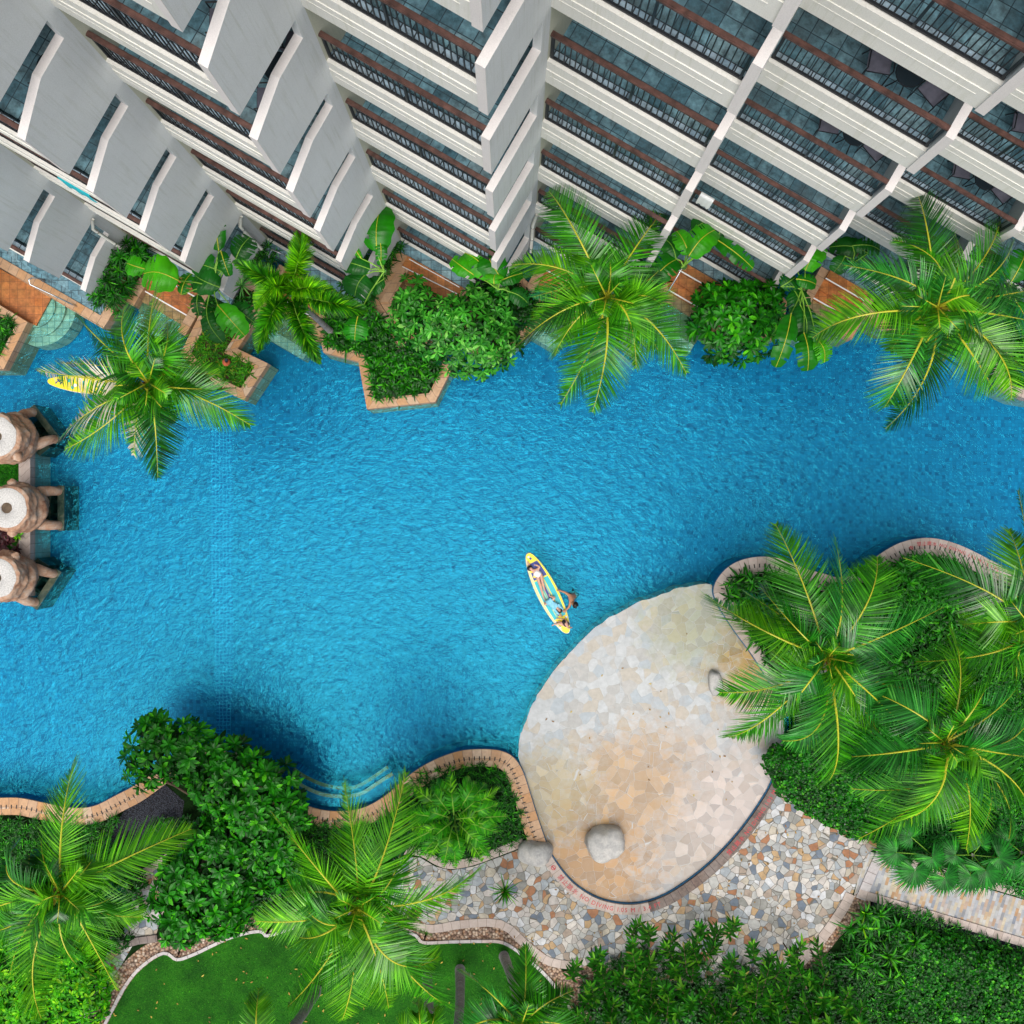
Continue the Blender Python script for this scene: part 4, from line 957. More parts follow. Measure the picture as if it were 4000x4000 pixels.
palm('coconut_palm', 'tall coconut palm at centre top whose fronds cross the white balconies', (2370, 1160), 8.6,
     [[(920, 750), (780, 560), (560, 440)], [(740, 500), (600, 280), (470, 90)], [(1020, 740), (1160, 430), (1380, 180)], [(700, 740), (480, 640), (190, 650)], [(860, 820), (640, 820), (350, 890)],
      [(700, 930), (450, 1060), (220, 1270)], [(750, 960), (620, 1140), (510, 1340)], [(850, 1080), (760, 1370), (560, 1700)], [(905, 980), (900, 1330), (800, 1760)], [(1010, 920), (1110, 1130), (1130, 1430)],
      [(1090, 1010), (1340, 1140), (1510, 1470)], [(1050, 880), (1180, 780), (1300, 690)], [(1000, 900), (1200, 880), (1330, 960)], [(830, 740), (790, 650), (720, 540)], [(950, 760), (930, 640), (900, 500)], [(840, 890), (600, 960), (400, 1140)], [(1000, 960), (1200, 1100), (1300, 1300)]],
     (1900, 700), k1, (2380, 1230), ['coconut_y', 'coconut', 'coconut', 'coconut_y', 'coconut', 'coconut_d'])
k2 = 1200 / 1932
palm('coconut_palm', 'large coconut palm at right with long fronds hanging over the pool', (3662, 1200), 8.6,
     [[(1420, 620), (1370, 480), (1110, 380)], [(1340, 500), (1320, 250), (1260, 90)], [(1290, 750), (1150, 590), (800, 540)], [(1330, 830), (900, 860), (600, 1000)], [(1330, 830), (1210, 930), (1090, 1080)],
      [(1450, 820), (1330, 1010), (1190, 1140)], [(1250, 1050), (1150, 1300), (1050, 1440)], [(1330, 1050), (1310, 1330), (1060, 1570)], [(1590, 600), (1720, 450), (1790, 220)], [(1630, 680), (1770, 570), (1860, 400)],
      [(1480, 780), (1630, 860), (1520, 1100)], [(1500, 790), (1620, 700), (1720, 780)], [(1590, 1080), (1660, 1180), (1740, 1330)], [(1680, 960), (1810, 1150), (1850, 1390)], [(1700, 760), (1820, 720), (1960, 700)],
      [(1650, 850), (1800, 850), (1960, 890)], [(1350, 780), (1270, 720), (1180, 690)], [(1690, 1000), (1850, 1100), (1960, 1270)], [(1450, 900), (1450, 1050), (1400, 1180)], [(1500, 700), (1520, 500), (1500, 350)]],
     (2800, 700), k2, (3690, 1180), ['coconut', 'coconut_d', 'coconut_b', 'coconut_y', 'coconut', 'coconut_y', 'coconut_b', 'coconut_d'])
k3 = 1400 / 1932
palm('coconut_palm', 'broad coconut palm spreading over the flagstone platform at right', (3232, 2568), 8.8,
     [[(780, 720), (720, 420), (590, 200)], [(880, 790), (990, 560), (910, 270)], [(640, 830), (430, 730), (210, 580)], [(890, 890), (700, 750), (430, 570)], [(790, 870), (650, 700), (510, 540)],
      [(960, 850), (1250, 800), (1500, 650)], [(860, 985), (730, 980), (580, 930)], [(730, 1010), (530, 1110), (290, 1110)], [(640, 1150), (520, 1280), (340, 1350)], [(870, 1230), (810, 1310), (630, 1370)],
      [(915, 1100), (890, 1230), (760, 1400)], [(912, 1310), (940, 1450), (860, 1600)], [(1050, 1020), (1250, 1090), (1420, 1080)], [(1000, 1050), (1130, 1130), (1300, 1310)], [(960, 990), (1050, 1200), (1150, 1330)],
      [(900, 890), (1020, 910), (1140, 920)], [(1030, 750), (1120, 560), (1140, 380)], [(820, 1000), (700, 1150), (620, 1260)]],
     (2600, 1900), k3, (3180, 2620), ['coconut', 'coconut_b', 'coconut_y', 'coconut', 'coconut_d', 'coconut_b', 'coconut_y', 'coconut'], llen=.80, n=62)
palm('coconut_palm', 'blue-green coconut palm with orange fibrous heart at lower right', (3690, 2900), 9.4,
     [[(1500, 1340), (1330, 1210), (1070, 1090)], [(1450, 1400), (1200, 1440), (950, 1460)], [(1550, 1500), (1380, 1650), (1000, 1630)], [(1530, 1330), (1590, 1020), (1530, 750)], [(1640, 1250), (1700, 1130), (1740, 1010)],
      [(1620, 1400), (1740, 1560), (1420, 1720)], [(1720, 1430), (1850, 1370), (1970, 1240)], [(1700, 1430), (1850, 1440), (1990, 1460)], [(1650, 1480), (1790, 1640), (1700, 1870)], [(1700, 1500), (1860, 1700), (1850, 1900)],
      [(1500, 1480), (1400, 1720), (1040, 1900)], [(1600, 1500), (1650, 1700), (1620, 1960)], [(1750, 1500), (1900, 1600), (1980, 1800)], [(1550, 1550), (1400, 1750), (1200, 1830)], [(1650, 1300), (1800, 1200), (1900, 1080)]],
     (2600, 1900), k3, (3640, 2800), ['coconut_b', 'coconut_b', 'coconut', 'coconut_y', 'coconut', 'coconut_y', 'coconut_b', 'coconut_b'], llen=.82, n=62)
palm('coconut_palm', 'coconut palm mostly cut off by the right picture edge', (4030, 2450), 8.8,
     [[(1870, 680), (1650, 500), (1280, 385)], [(1932, 730), (1800, 730), (1600, 745)], [(1900, 810), (1700, 940), (1350, 945)], [(1932, 640), (1870, 560), (1800, 540)], [(1990, 600), (1950, 300), (1900, 20)], [(1980, 620), (1900, 380), (1850, 230)], [(1932, 860), (1880, 960), (1900, 1130)], [(2040, 600), (2200, 400), (2350, 300)], [(2050, 800), (2300, 850), (2500, 800)], [(2000, 850), (2150, 1050), (2200, 1200)]],
     (2600, 1900), k3, (3900, 2500), ['coconut_d', 'coconut_y', 'coconut', 'coconut_b'], llen=.80)
k4 = 1300 / 1932
palm('coconut_palm', 'coconut palm in the lower left corner with curled middle fronds', (236, 3488), 8.6,
     [[(370, 950), (360, 650), (440, 380)], [(530, 1060), (800, 940), (1110, 800)], [(380, 1140), (490, 1040), (590, 890)], [(130, 1180), (20, 1030), (100, 880)], [(240, 1230), (180, 1130), (170, 950)],
      [(180, 1300), (90, 1350), (-20, 1390)], [(240, 1320), (180, 1480), (290, 1650)], [(470, 1210), (620, 1320), (830, 1310)], [(440, 1220), (520, 1480), (680, 1740)], [(340, 1360), (400, 1560), (560, 1660)],
      [(220, 1400), (180, 1650), (240, 1900)], [(100, 1200), (0, 1250), (-80, 1300)], [(330, 1180), (240, 1230), (140, 1260)], [(300, 1100), (240, 950), (240, 820)], [(250, 1250), (100, 1450), (60, 1640)], [(400, 1250), (560, 1250), (700, 1160)]],
     (0, 2700), k4, (330, 3420), ['coconut_y', 'coconut_y', 'coconut_y', 'coconut_d', 'coconut', 'coconut', 'coconut_b', 'coconut_y', 'coconut_y', 'coconut'], llen=.80)
palm('coconut_palm', 'big lime coloured coconut palm over the lawn edge at bottom centre left', (1395, 3545), 9.4,
     [[(610, 1140), (560, 860), (510, 530)], [(680, 1150), (770, 850), (870, 470)], [(690, 1220), (830, 1040), (850, 830)], [(880, 1220), (1100, 1190), (1300, 1020)], [(520, 1220), (340, 1010), (85, 695)],
      [(590, 1270), (500, 1370), (380, 1120)], [(500, 1420), (320, 1300), (180, 1090)], [(620, 1330), (720, 1440), (950, 1260)], [(420, 1330), (230, 1330), (0, 1335)], [(440, 1490), (360, 1660), (185, 1830)],
      [(580, 1520), (560, 1700), (500, 1910)], [(700, 1490), (860, 1620), (1060, 1540)], [(750, 1530), (980, 1720), (1120, 1830)], [(540, 1450), (500, 1560), (450, 1640)], [(650, 1500), (740, 1620), (770, 1840)], [(450, 1420), (330, 1420), (210, 1410)], [(480, 1200), (350, 1150), (160, 1200)], [(640, 1380), (850, 1330), (1000, 1400)]],
     (1000, 2700), k4, (1330, 3560), ['coconut_y', 'coconut_y', 'coconut', 'coconut_y', 'coconut_y', 'coconut', 'coconut'], llen=.84, n=64)
# palms standing partly outside the bottom of the picture
palm('coconut_palm', 'palm with yellow frond tip rising at the bottom picture edge left of centre', (1010, 4150), 8.5,
     [[(1010, 4120), (1000, 4000), (1012, 3860)], [(1030, 4130), (1100, 4060), (1160, 4090)], [(990, 4160), (900, 4080), (830, 4100)], [(1010, 4200), (1010, 4300), (990, 4420)]], (0, 0), 1, (1238, 3868), ['coconut_y'], llen=.5, extra=3)
palm('feather_palm', 'dark feathery palm fronds over the lawn at bottom centre', (2035, 4010), 7.2,
     [[(1990, 3960), (1890, 3850), (1795, 3785)], [(2030, 3950), (2065, 3820), (2052, 3690)], [(2070, 3970), (2160, 3900), (2240, 3870)], [(1960, 3980), (1870, 3990), (1770, 4060)], [(2090, 4000), (2180, 3990), (2270, 4030)], [(2040, 4100), (2050, 4200), (2100, 4300)]], (0, 0), 1, (1968, 3735), ['coconut_b', 'coconut', 'foxtail'], llen=.62, extra=5, group='palms rising past the bottom edge')
palm('feather_palm', 'small yellow-green palm fan at the bottom edge beside two grey trunks', (1650, 4110), 7.0,
     [[(1650, 4070), (1640, 3980), (1635, 3900)], [(1660, 4070), (1690, 4000), (1700, 3930)], [(1640, 4080), (1580, 4030), (1560, 3990)], [(1650, 4150), (1650, 4250), (1640, 4350)]], (0, 0), 1, (1668, 3820), ['coconut_y'], llen=.5, extra=2, group='palms rising past the bottom edge')
palm('feather_palm', 'palm with bare grey trunk on the lawn, crown beyond the bottom edge', (1750, 4230), 8.0,
     [[(1750, 4200), (1700, 4160), (1640, 4150)], [(1760, 4200), (1830, 4160), (1900, 4170)], [(1750, 4260), (1750, 4360), (1740, 4450)]], (0, 0), 1, (1797, 3786), ['coconut'], llen=.45, extra=2, group='palms rising past the bottom edge')

# bottlebrush palm
t = thing('foxtail_palm', 'bright bottlebrush palm with seven bushy plumes beside the hotel', 'palm tree', tuple(W(1300, 1300, .35)))
b = MB(); A_, B_ = W(1298, 1300, .35), W(1125, 1140, 5.6)
b.tube([A_.lerp(B_, u / 8) for u in range(9)], [.13, .115, .11, .105, .10, .095, .09, .08, .07], 12); hang(b.build('trunk', M['bark'], smooth=True), t)
kf = 600 / 1932
for i, (f, m) in enumerate([([(460, 820), (550, 450), (580, 170)], 'foxtail_y'), ([(380, 930), (680, 890), (1000, 1000)], 'foxtail_y'), ([(480, 980), (980, 1080), (1380, 1180)], 'foxtail'), ([(400, 900), (200, 900), (10, 1150)], 'foxtail_y'),
                           ([(380, 1000), (160, 1280), (30, 1690)], 'foxtail'), ([(450, 1000), (590, 1420), (800, 1820)], 'foxtail'), ([(380, 880), (60, 720), (-270, 560)], 'foxtail')]):
    q = zconv(f, (1000, 850), kf); frond(q, [5.8, 6.3, 5.2], .50, 40 + i, m, t, n=150, width=.021, bottle=True, rib='rib_green', base_gap=.04)

# ------------------------------------------------------------------ banana plants
def banana_leaf(p0, p1, wpx, z, seed, mat, parent, curl=.5, tears=3):
    r = np.random.default_rng(seed); A = np.array(W(*p0, z)); B = np.array(W(*p1, z - .1)); Lr = np.linalg.norm(B - A); hw = wpx * 1.22 * (H - z) / F / 2
    D = (B - A) / Lr; S = nrm(np.cross(D, [0, 0, 1.])); K = 26; b = MB(); t = np.linspace(0, 1, K)
    bend = r.uniform(-.08, .08) * Lr
    C = A + D * (Lr * t)[:, None] + S * (bend * np.sin(np.pi * t))[:, None]; C[:, 2] += .18 * Lr * np.sin(np.pi * t * .9) * 1.2 - .15 * Lr * t ** 2
    prof = np.clip(np.sin(np.pi * np.clip(t * .93 + .05, 0, 1)) ** .42, .05, 1) * (1 + .05 * np.sin(t * 23 + seed))
    prof[0] = .12; prof[-1] = .05
    tear = {int(x) for x in r.integers(3, K - 3, tears)}
    for sg in (-1, 1):
        tj = {x + (1 if sg > 0 else 0) for x in tear} if r.uniform() < .8 else set()
        rows = []
        for i in range(K):
            w = hw * prof[i]; q = []
            for c in range(5):
                u = c / 4; x = C[i] + S * sg * w * u + D * (w * .22 * u)
                x = x + np.array([0, 0, .10 * w * math.sin(u * 2.2) - curl * .55 * w * u * u + .012 * math.sin(i * 2.1 + u * 3)])
                q.append(x)
            rows.append(q)
        for i in range(K - 1):
            shrink = .0
            a, c = rows[i], rows[i + 1]
            if i in tj:   # a torn strip: pull outer edge back
                c = [rows[i + 1][0]] + [rows[i + 1][m] * (1 - .28 * m / 4) + rows[i][m] * .28 * m / 4 for m in range(1, 5)]
                if sg > 0 and True: c[4] = rows[i][4] * .75 + rows[i + 1][4] * .25
            fs = [(m, m + 1, 6 + m, 5 + m) if sg < 0 else (m + 1, m, 5 + m, 6 + m) for m in range(4)]
            if i in tj: fs = fs[:2]
            b.add(a + c, fs, 0)
    b.tube([Vector(c) + Vector((0, 0, .012)) for c in C], [.015 * (1 - .75 * x) + .004 for x in t], 5, mi=1)
    o = b.build('leaf', [M[mat], M['rib_green' if mat == 'banana_d' else 'rachis']]); bmf = o.data
    bmf.polygons.foreach_set('use_smooth', [True] * len(bmf.polygons)); 
    bm = bmesh.new(); bm.from_mesh(bmf); bmesh.ops.remove_doubles(bm, verts=bm.verts, dist=.0005); bm.to_mesh(bmf); bm.free()
    return hang(o, parent)
def banana(label, base, zs, lv, z):
    t = thing('banana_plant', label, 'banana plant', tuple(W(*base, .35)), 0, 'banana plants along the upper bank')
    top = W(*base, z - .4); b = MB(); a = W(*base, .3)
    b.tube([a.lerp(top, u / 6) for u in range(7)], [.15, .13, .12, .11, .10, .08, .06], 12); hang(b.build('stem', M['aloe'], smooth=True), t)
    r = random.Random(int(base[0]))
    for i, (p0, p1, w_, m) in enumerate(lv):
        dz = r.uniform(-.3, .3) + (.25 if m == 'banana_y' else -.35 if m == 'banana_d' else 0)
        banana_leaf(p0, p1, w_, z + dz, i * 13 + int(base[0]), m, t, tears=r.randint(2, 6))
        b = MB(); b.tube([top, (top + W(*p0, z + dz)) / 2 + Vector((0, 0, .2)), W(*p0, z + dz)], [.026, .02, .015], 6); hang(b.build('leaf_stalk', M['rib_green'], smooth=True), t)
def z1(x, y): return (400 + x * .3106, 800 + y * .3106)
banana('banana plant with one tall torn leaf standing against the left side wall', (840, 1120), 0, [(z1(1465, 580), z1(1360, 70), 64, 'banana'), (z1(1680, 680), z1(1850, 400), 84, 'banana_d'), (z1(1490, 580), z1(1590, 890), 42, 'banana'), (z1(1500, 840), z1(1140, 730), 84, 'banana_d'), (z1(1480, 1040), z1(1150, 880), 92, 'banana_d'),
    (z1(960, 955), z1(505, 860), 120, 'banana_y'), (z1(540, 810), z1(300, 730), 66, 'banana_y'), (z1(990, 1130), z1(1110, 860), 48, 'banana'), (z1(1450, 1260), z1(1780, 1640), 84, 'banana'), (z1(1620, 1270), z1(1920, 1490), 76, 'banana_d'), (z1(1310, 1300), z1(1500, 1720), 60, 'banana_d'), (z1(1200, 1130), z1(1210, 1390), 46, 'banana_d')], 4.6)
banana('banana plant with dark rounded leaves stacked in front of the centre left wall', (1500, 1060), 0, [((1468, 925), (1500, 768), 88, 'banana_d'), ((1472, 985), (1488, 800), 110, 'banana'), ((1482, 925), (1486, 1035), 40, 'banana'), ((1446, 1052), (1332, 1018), 66, 'banana_d'), ((1428, 1072), (1385, 1155), 104, 'banana_d'), ((1398, 1236), (1385, 1328), 80, 'banana'), ((1412, 1010), (1382, 958), 22, 'banana_y'), ((1500, 1090), (1440, 1130), 60, 'banana_d')], 4.8)
banana('banana plant with broad light green torn leaves left of the tallest balcony stack foot', (1945, 1130), 0, [((1915, 1085), (1815, 985), 84, 'banana_y'), ((1960, 1090), (1895, 965), 100, 'banana'), ((1830, 985), (1772, 888), 46, 'banana_d'), ((1860, 1080), (1765, 1010), 60, 'banana_y'), ((1945, 1100), (2040, 1065), 52, 'banana'), ((1990, 1140), (2060, 1180), 60, 'banana_d'), ((1930, 1110), (1935, 1070), 60, 'banana_y')], 4.4)
banana('banana plant with shiny bright leaves above the rust orange steps', (2670, 1040), 0, [((2690, 1000), (2795, 895), 90, 'banana_y'), ((2692, 995), (2645, 900), 62, 'banana_y'), ((2790, 930), (2945, 1045), 58, 'banana'), ((2700, 900), (2830, 850), 90, 'banana_d'), ((2545, 1100), (2645, 1010), 84, 'banana'), ((2640, 1010), (2595, 930), 70, 'banana_d'), ((2800, 940), (2815, 850), 50, 'banana_d')], 4.2)
banana('banana plant by the round bush with long leaves drooping over the pool', (3130, 1130), 0, [((3112, 1055), (3152, 922), 104, 'banana'), ((3145, 1058), (3210, 950), 84, 'banana_y'), ((3090, 1225), (3035, 1432), 70, 'banana'), ((3140, 1300), (3158, 1446), 78, 'banana'), ((3190, 1325), (3222, 1415), 58, 'banana_y'), ((3125, 1190), (3150, 1330), 84, 'banana_d'), ((3110, 1090), (3190, 1110), 50, 'banana'), ((3100, 1130), (3130, 1220), 80, 'banana_d'), ((3050, 1120), (3110, 1080), 70, 'banana_d')], 3.6)
banana('dark banana plant behind the right palm near the lowest right balcony', (3330, 1030), 0, [((3390, 990), (3245, 962), 64, 'banana_d'), ((3300, 1000), (3260, 1060), 60, 'banana_d'), ((3420, 1050), (3500, 1080), 60, 'banana_d'), ((3330, 960), (3440, 975), 60, 'banana_d')], 3.2)
banana('banana plant in shade by the far right corner of the hotel', (3930, 1140), 0, [((3930, 1100), (3850, 1000), 70, 'banana_d'), ((3950, 1100), (4010, 980), 84, 'banana'), ((3940, 1180), (3860, 1250), 66, 'banana_d'), ((3970, 1180), (4030, 1300), 70, 'banana')], 3.6)

# ------------------------------------------------------------------ shrubs of leaf rosettes
def shrub(name, label, cat, blobs, mat, sp=.24, nl=13, ln=.25, wd=.043, seed=1, mat2=None, z0=.3, tilt=(-.1, .8), trunk=True, prof=PROF_OBOV, droop=.25, layers=2, group=None, fold=.25, shell=.55):
    """blobs: (px, py, radius px, top z) - a lumpy dome with leaves all through its outer shell"""
    r = random.Random(seed); B = []
    for (x, y, rp, zt) in blobs:
        c = W(x, y, zt); B.append((c.x, c.y, rp * (H - zt) / F, zt))
    c = W(sum(q[0] for q in blobs) / len(blobs), sum(q[1] for q in blobs) / len(blobs), z0); t = thing(name, label, cat, tuple(c), 0, group)
    x0 = min(q[0] - q[2] for q in B); x1 = max(q[0] + q[2] for q in B); y0 = min(q[1] - q[2] for q in B); y1 = max(q[1] + q[2] for q in B)
    def hgt(x, y):
        best = None; nv = None
        for (cx, cy, rr, zt) in B:
            d2 = ((x - cx) ** 2 + (y - cy) ** 2) / (rr * rr)
            if d2 < 1:
                dm = min(rr, 1.6) * shell; h = zt - dm * (1 - math.sqrt(1 - d2))
                if best is None or h > best: best = h; nv = ((x - cx) / rr, (y - cy) / rr, math.sqrt(max(.05, 1 - d2)) + .25)
        return best, nv
    for li in range(layers):
        C = []; Nn = []; s_ = sp * (1 if li == 0 else 1.05); y = y0; row = 0
        while y < y1:
            x = x0 + (row % 2) * s_ / 2
            while x < x1:
                a, bb = x + r.uniform(-.42, .42) * s_, y + r.uniform(-.42, .42) * s_
                h, nv = hgt(a, bb)
                if h is not None and r.random() > .05:
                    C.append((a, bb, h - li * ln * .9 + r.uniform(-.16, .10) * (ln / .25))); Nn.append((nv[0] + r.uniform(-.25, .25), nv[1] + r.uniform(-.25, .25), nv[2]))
                x += s_
            y += s_ * .866; row += 1
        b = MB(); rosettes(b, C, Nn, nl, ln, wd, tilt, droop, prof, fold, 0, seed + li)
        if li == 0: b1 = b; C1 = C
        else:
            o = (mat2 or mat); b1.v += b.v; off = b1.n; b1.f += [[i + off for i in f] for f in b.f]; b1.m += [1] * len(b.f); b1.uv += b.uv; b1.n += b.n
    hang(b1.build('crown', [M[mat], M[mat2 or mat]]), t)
    if trunk:
        b = MB()
        for (cx, cy, rr, zt) in B:
            bx, by = c.x + (cx - c.x) * .2, c.y + (cy - c.y) * .2
            b.tube([(bx, by, z0 - .1), ((bx + cx) / 2, (by + cy) / 2, z0 + (zt - z0) * .45), (cx, cy, zt - .45 * min(rr, 1.0) - .1)], [.055, .04, .02], 7)
            for e in range(5):
                a = e * 1.3; b.tube([((bx + cx) / 2, (by + cy) / 2, z0 + (zt - z0) * .45), (cx + math.cos(a) * rr * .5, cy + math.sin(a) * rr * .5, zt - .5 * min(rr, 1.2) - .05)], [.03, .012], 5)
        hang(b.build('trunk', M['bark2'], smooth=True), t)
    return t
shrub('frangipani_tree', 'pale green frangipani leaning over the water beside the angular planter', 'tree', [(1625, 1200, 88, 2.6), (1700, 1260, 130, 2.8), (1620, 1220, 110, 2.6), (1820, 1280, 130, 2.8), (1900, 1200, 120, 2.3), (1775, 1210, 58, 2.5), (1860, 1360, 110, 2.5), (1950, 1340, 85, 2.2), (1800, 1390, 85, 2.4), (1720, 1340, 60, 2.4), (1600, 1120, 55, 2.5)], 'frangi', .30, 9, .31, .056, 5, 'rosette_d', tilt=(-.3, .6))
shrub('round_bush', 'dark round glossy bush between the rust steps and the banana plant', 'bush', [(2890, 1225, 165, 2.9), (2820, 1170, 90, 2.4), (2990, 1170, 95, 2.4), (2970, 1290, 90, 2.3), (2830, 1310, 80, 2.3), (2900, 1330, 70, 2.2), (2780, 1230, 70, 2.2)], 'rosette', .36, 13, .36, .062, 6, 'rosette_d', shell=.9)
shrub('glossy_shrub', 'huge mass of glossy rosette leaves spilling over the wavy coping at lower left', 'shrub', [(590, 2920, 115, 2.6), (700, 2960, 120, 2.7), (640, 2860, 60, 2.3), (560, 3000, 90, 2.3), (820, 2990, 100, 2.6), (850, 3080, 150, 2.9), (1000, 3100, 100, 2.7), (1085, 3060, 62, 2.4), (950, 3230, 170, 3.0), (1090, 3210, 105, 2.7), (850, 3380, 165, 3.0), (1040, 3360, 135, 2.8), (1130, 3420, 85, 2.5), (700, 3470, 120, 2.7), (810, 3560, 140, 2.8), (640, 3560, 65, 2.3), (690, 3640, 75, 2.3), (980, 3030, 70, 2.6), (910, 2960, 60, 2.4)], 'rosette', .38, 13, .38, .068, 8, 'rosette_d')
shrub('glossy_shrub', 'low dark leaves behind the pale frangipani at the foot of the hotel', 'shrub', [(1960, 1160, 90, 1.3), (2040, 1200, 70, 1.2), (1900, 1150, 70, 1.2)], 'rosette_d', .25, 10, .22, .04, 18, 'rosette_d')
shrub('spiky_shrub', 'pair of dark spiky shrubs in the planter against the cream wall', 'shrub', [(470, 1000, 62, 1.7), (430, 1060, 58, 1.6), (400, 1130, 66, 1.5), (520, 980, 40, 1.5)], 'lily', .32, 20, .46, .030, 9, 'lily', prof=PROF_STRAP, tilt=(.0, 1.0), droop=.4)
shrub('hedge', 'dense dark small leaved hedge between platform and plaza under the palms', 'hedge', [(3060, 2990, 70, 1.2), (3120, 3060, 90, 1.3), (3200, 3110, 95, 1.3), (3280, 3160, 90, 1.3), (3360, 3210, 80, 1.3), (3180, 2990, 110, 1.4), (3320, 3070, 120, 1.4), (3440, 3150, 110, 1.4), (3440, 3240, 60, 1.2)], 'hedge', .15, 8, .14, .050, 10, 'hedge', prof=PROF_OBOV)
shrub('lime_shrub', 'yellow-green shrub crowding the bottom left corner under the palm', 'shrub', [(60, 3850, 150, 1.9), (200, 3780, 130, 1.8), (240, 3900, 150, 1.8), (60, 4000, 150, 1.9), (330, 3860, 80, 1.5), (60, 3700, 110, 1.6), (290, 3980, 100, 1.5)], 'lime_cover', .26, 10, .26, .046, 11, 'rosette')
shrub('glossy_shrub', 'dark bushy plants under the lower left palm beside the grit path', 'shrub', [(480, 3480, 75, 1.4), (420, 3400, 70, 1.3), (500, 3560, 50, 1.2), (440, 3680, 50, 1.2)], 'rosette_d', .2, 10, .19, .034, 12, 'rosette_d')
shrub('small_leaf_shrub', 'wide bed of small leaved bushes filling the bottom right corner', 'shrub', [(3640, 3750, 95, .9), (3760, 3800, 130, 1.0), (3900, 3850, 130, 1.0), (3650, 3850, 140, 1.0), (3800, 3920, 160, 1.0), (3950, 3960, 150, 1.0), (3990, 3820, 80, .9), (3620, 3980, 120, 1.0), (3520, 3650, 45, .8)], 'hedge', .16, 8, .15, .05, 13, 'hedge')
shrub('small_leaf_shrub', 'small leaved ground shrub among the palms at the right edge', 'shrub', [(3930, 3100, 120, .9), (3980, 2900, 120, .9), (3960, 2700, 110, 1.0), (3900, 3340, 60, .8), (3990, 3380, 70, .8), (3850, 2760, 60, .9)], 'hedge', .13, 8, .12, .04, 14, 'hedge')

# whorled-leaf shrubs, one mass of leaning stalks
def stalks(label, pts, seed, zb=.2, hz=(1.2, 2.2), mat='croton', tipm='croton_y'):
    r = random.Random(seed); rn = np.random.default_rng(seed)
    c = W(*pts[0], zb); t = thing('whorled_shrub', label, 'shrub', tuple(c)); b = MB(); tb = MB()
    for (x, y) in pts:
        z = r.uniform(*hz); top = W(x, y, z); base = W(x + r.uniform(-45, 45), y + r.uniform(30, 110), z - r.uniform(.3, .8)); n = 28
        ax = nrm(np.array(top - base)[None])[0]; A = nrm(np.cross(ax, [1., .2, 0])[None])[0]; Bv = np.cross(ax, A)
        tt = np.linspace(0.05, 1, n); ph = np.arange(n) * 2.39996 + r.random() * 6
        P = np.array(base) + np.outer(tt, np.array(top - base)); R_ = np.cos(ph)[:, None] * A + np.sin(ph)[:, None] * Bv
        el = .30 + .35 * tt; D = R_ * np.cos(el)[:, None] + ax * np.sin(el)[:, None]
        ln = r.uniform(.33, .43) * (1 - .25 * (tt > .9)) * rn.uniform(.85, 1.15, n)
        k = tt > .90
        leaves(b, P[~k], D[~k], np.tile(ax, ((~k).sum(), 1)), ln[~k], .052, .35, PROF_LANCE, .3, 0)
        leaves(b, P[k], D[k], np.tile(ax, (k.sum(), 1)), ln[k] * .8, .034, .1, PROF_LANCE, .3, 1)
        tb.tube([(base.x, base.y, zb), tuple(base), tuple(top)], [.03, .022, .012], 5)
    hang(b.build('foliage', [M[mat], M[tipm]]), t); hang(tb.build('stem', M['bark2']), t)
r = random.Random(21)
def region_pts(poly, sp, seed): return scatter(poly, sp, seed, .42)
stalks('tall whorled-leaf shrub crowding the plaza edge at bottom centre', region_pts([(2240, 3700), (2330, 3650), (2430, 3640), (2480, 3600), (2560, 3590), (2650, 3640), (2700, 3590), (2760, 3640), (2720, 3760), (2700, 4050), (2350, 4050), (2230, 3990), (2290, 3850), (2250, 3780)], 72, 31), 31)
stalks('whorled-leaf shrub in front of the plaza, right of the bottom centre clump', region_pts([(2770, 3650), (2830, 3590), (2900, 3590), (2930, 3680), (3000, 3720), (3080, 3730), (3120, 3690), (3170, 3620), (3210, 3640), (3160, 3760), (3230, 3800), (3400, 3900), (3420, 4050), (2730, 4050), (2740, 3780)], 72, 32), 32)
stalks('whorled-leaf shrub low in the corner between lawn and plaza', region_pts([(2130, 3900), (2240, 3880), (2340, 4040), (2130, 4050)], 80, 33), 33, hz=(.8, 1.4))
# big strap plant
t = thing('strap_leaf_plant', 'large plant with long arching strap leaves below the brick path', 'plant', tuple(W(3440, 3720, .2)))
b = MB(); C = []; Nn = []
for (x, y) in scatter([(3300, 3640), (3380, 3560), (3450, 3540), (3560, 3600), (3640, 3680), (3620, 3800), (3520, 3900), (3380, 3860), (3300, 3760)], 62, 5): p = W(x, y, .7); C.append(tuple(p)); Nn.append((rnd.uniform(-.3, .3), rnd.uniform(-.3, .3), 1))
rosettes(b, C, Nn, 15, .62, .030, (.15, 1.1), .5, PROF_STRAP, .25, 0, 3, .3); hang(b.build('foliage', M['lily']), t)
b = MB(); rosettes(b, C[::3], Nn[::3], 7, .6, .03, (.3, 1.0), .4, PROF_STRAP, .25, 0, 4, .3); hang(b.build('pale_leaves', M['lime_cover']), t)

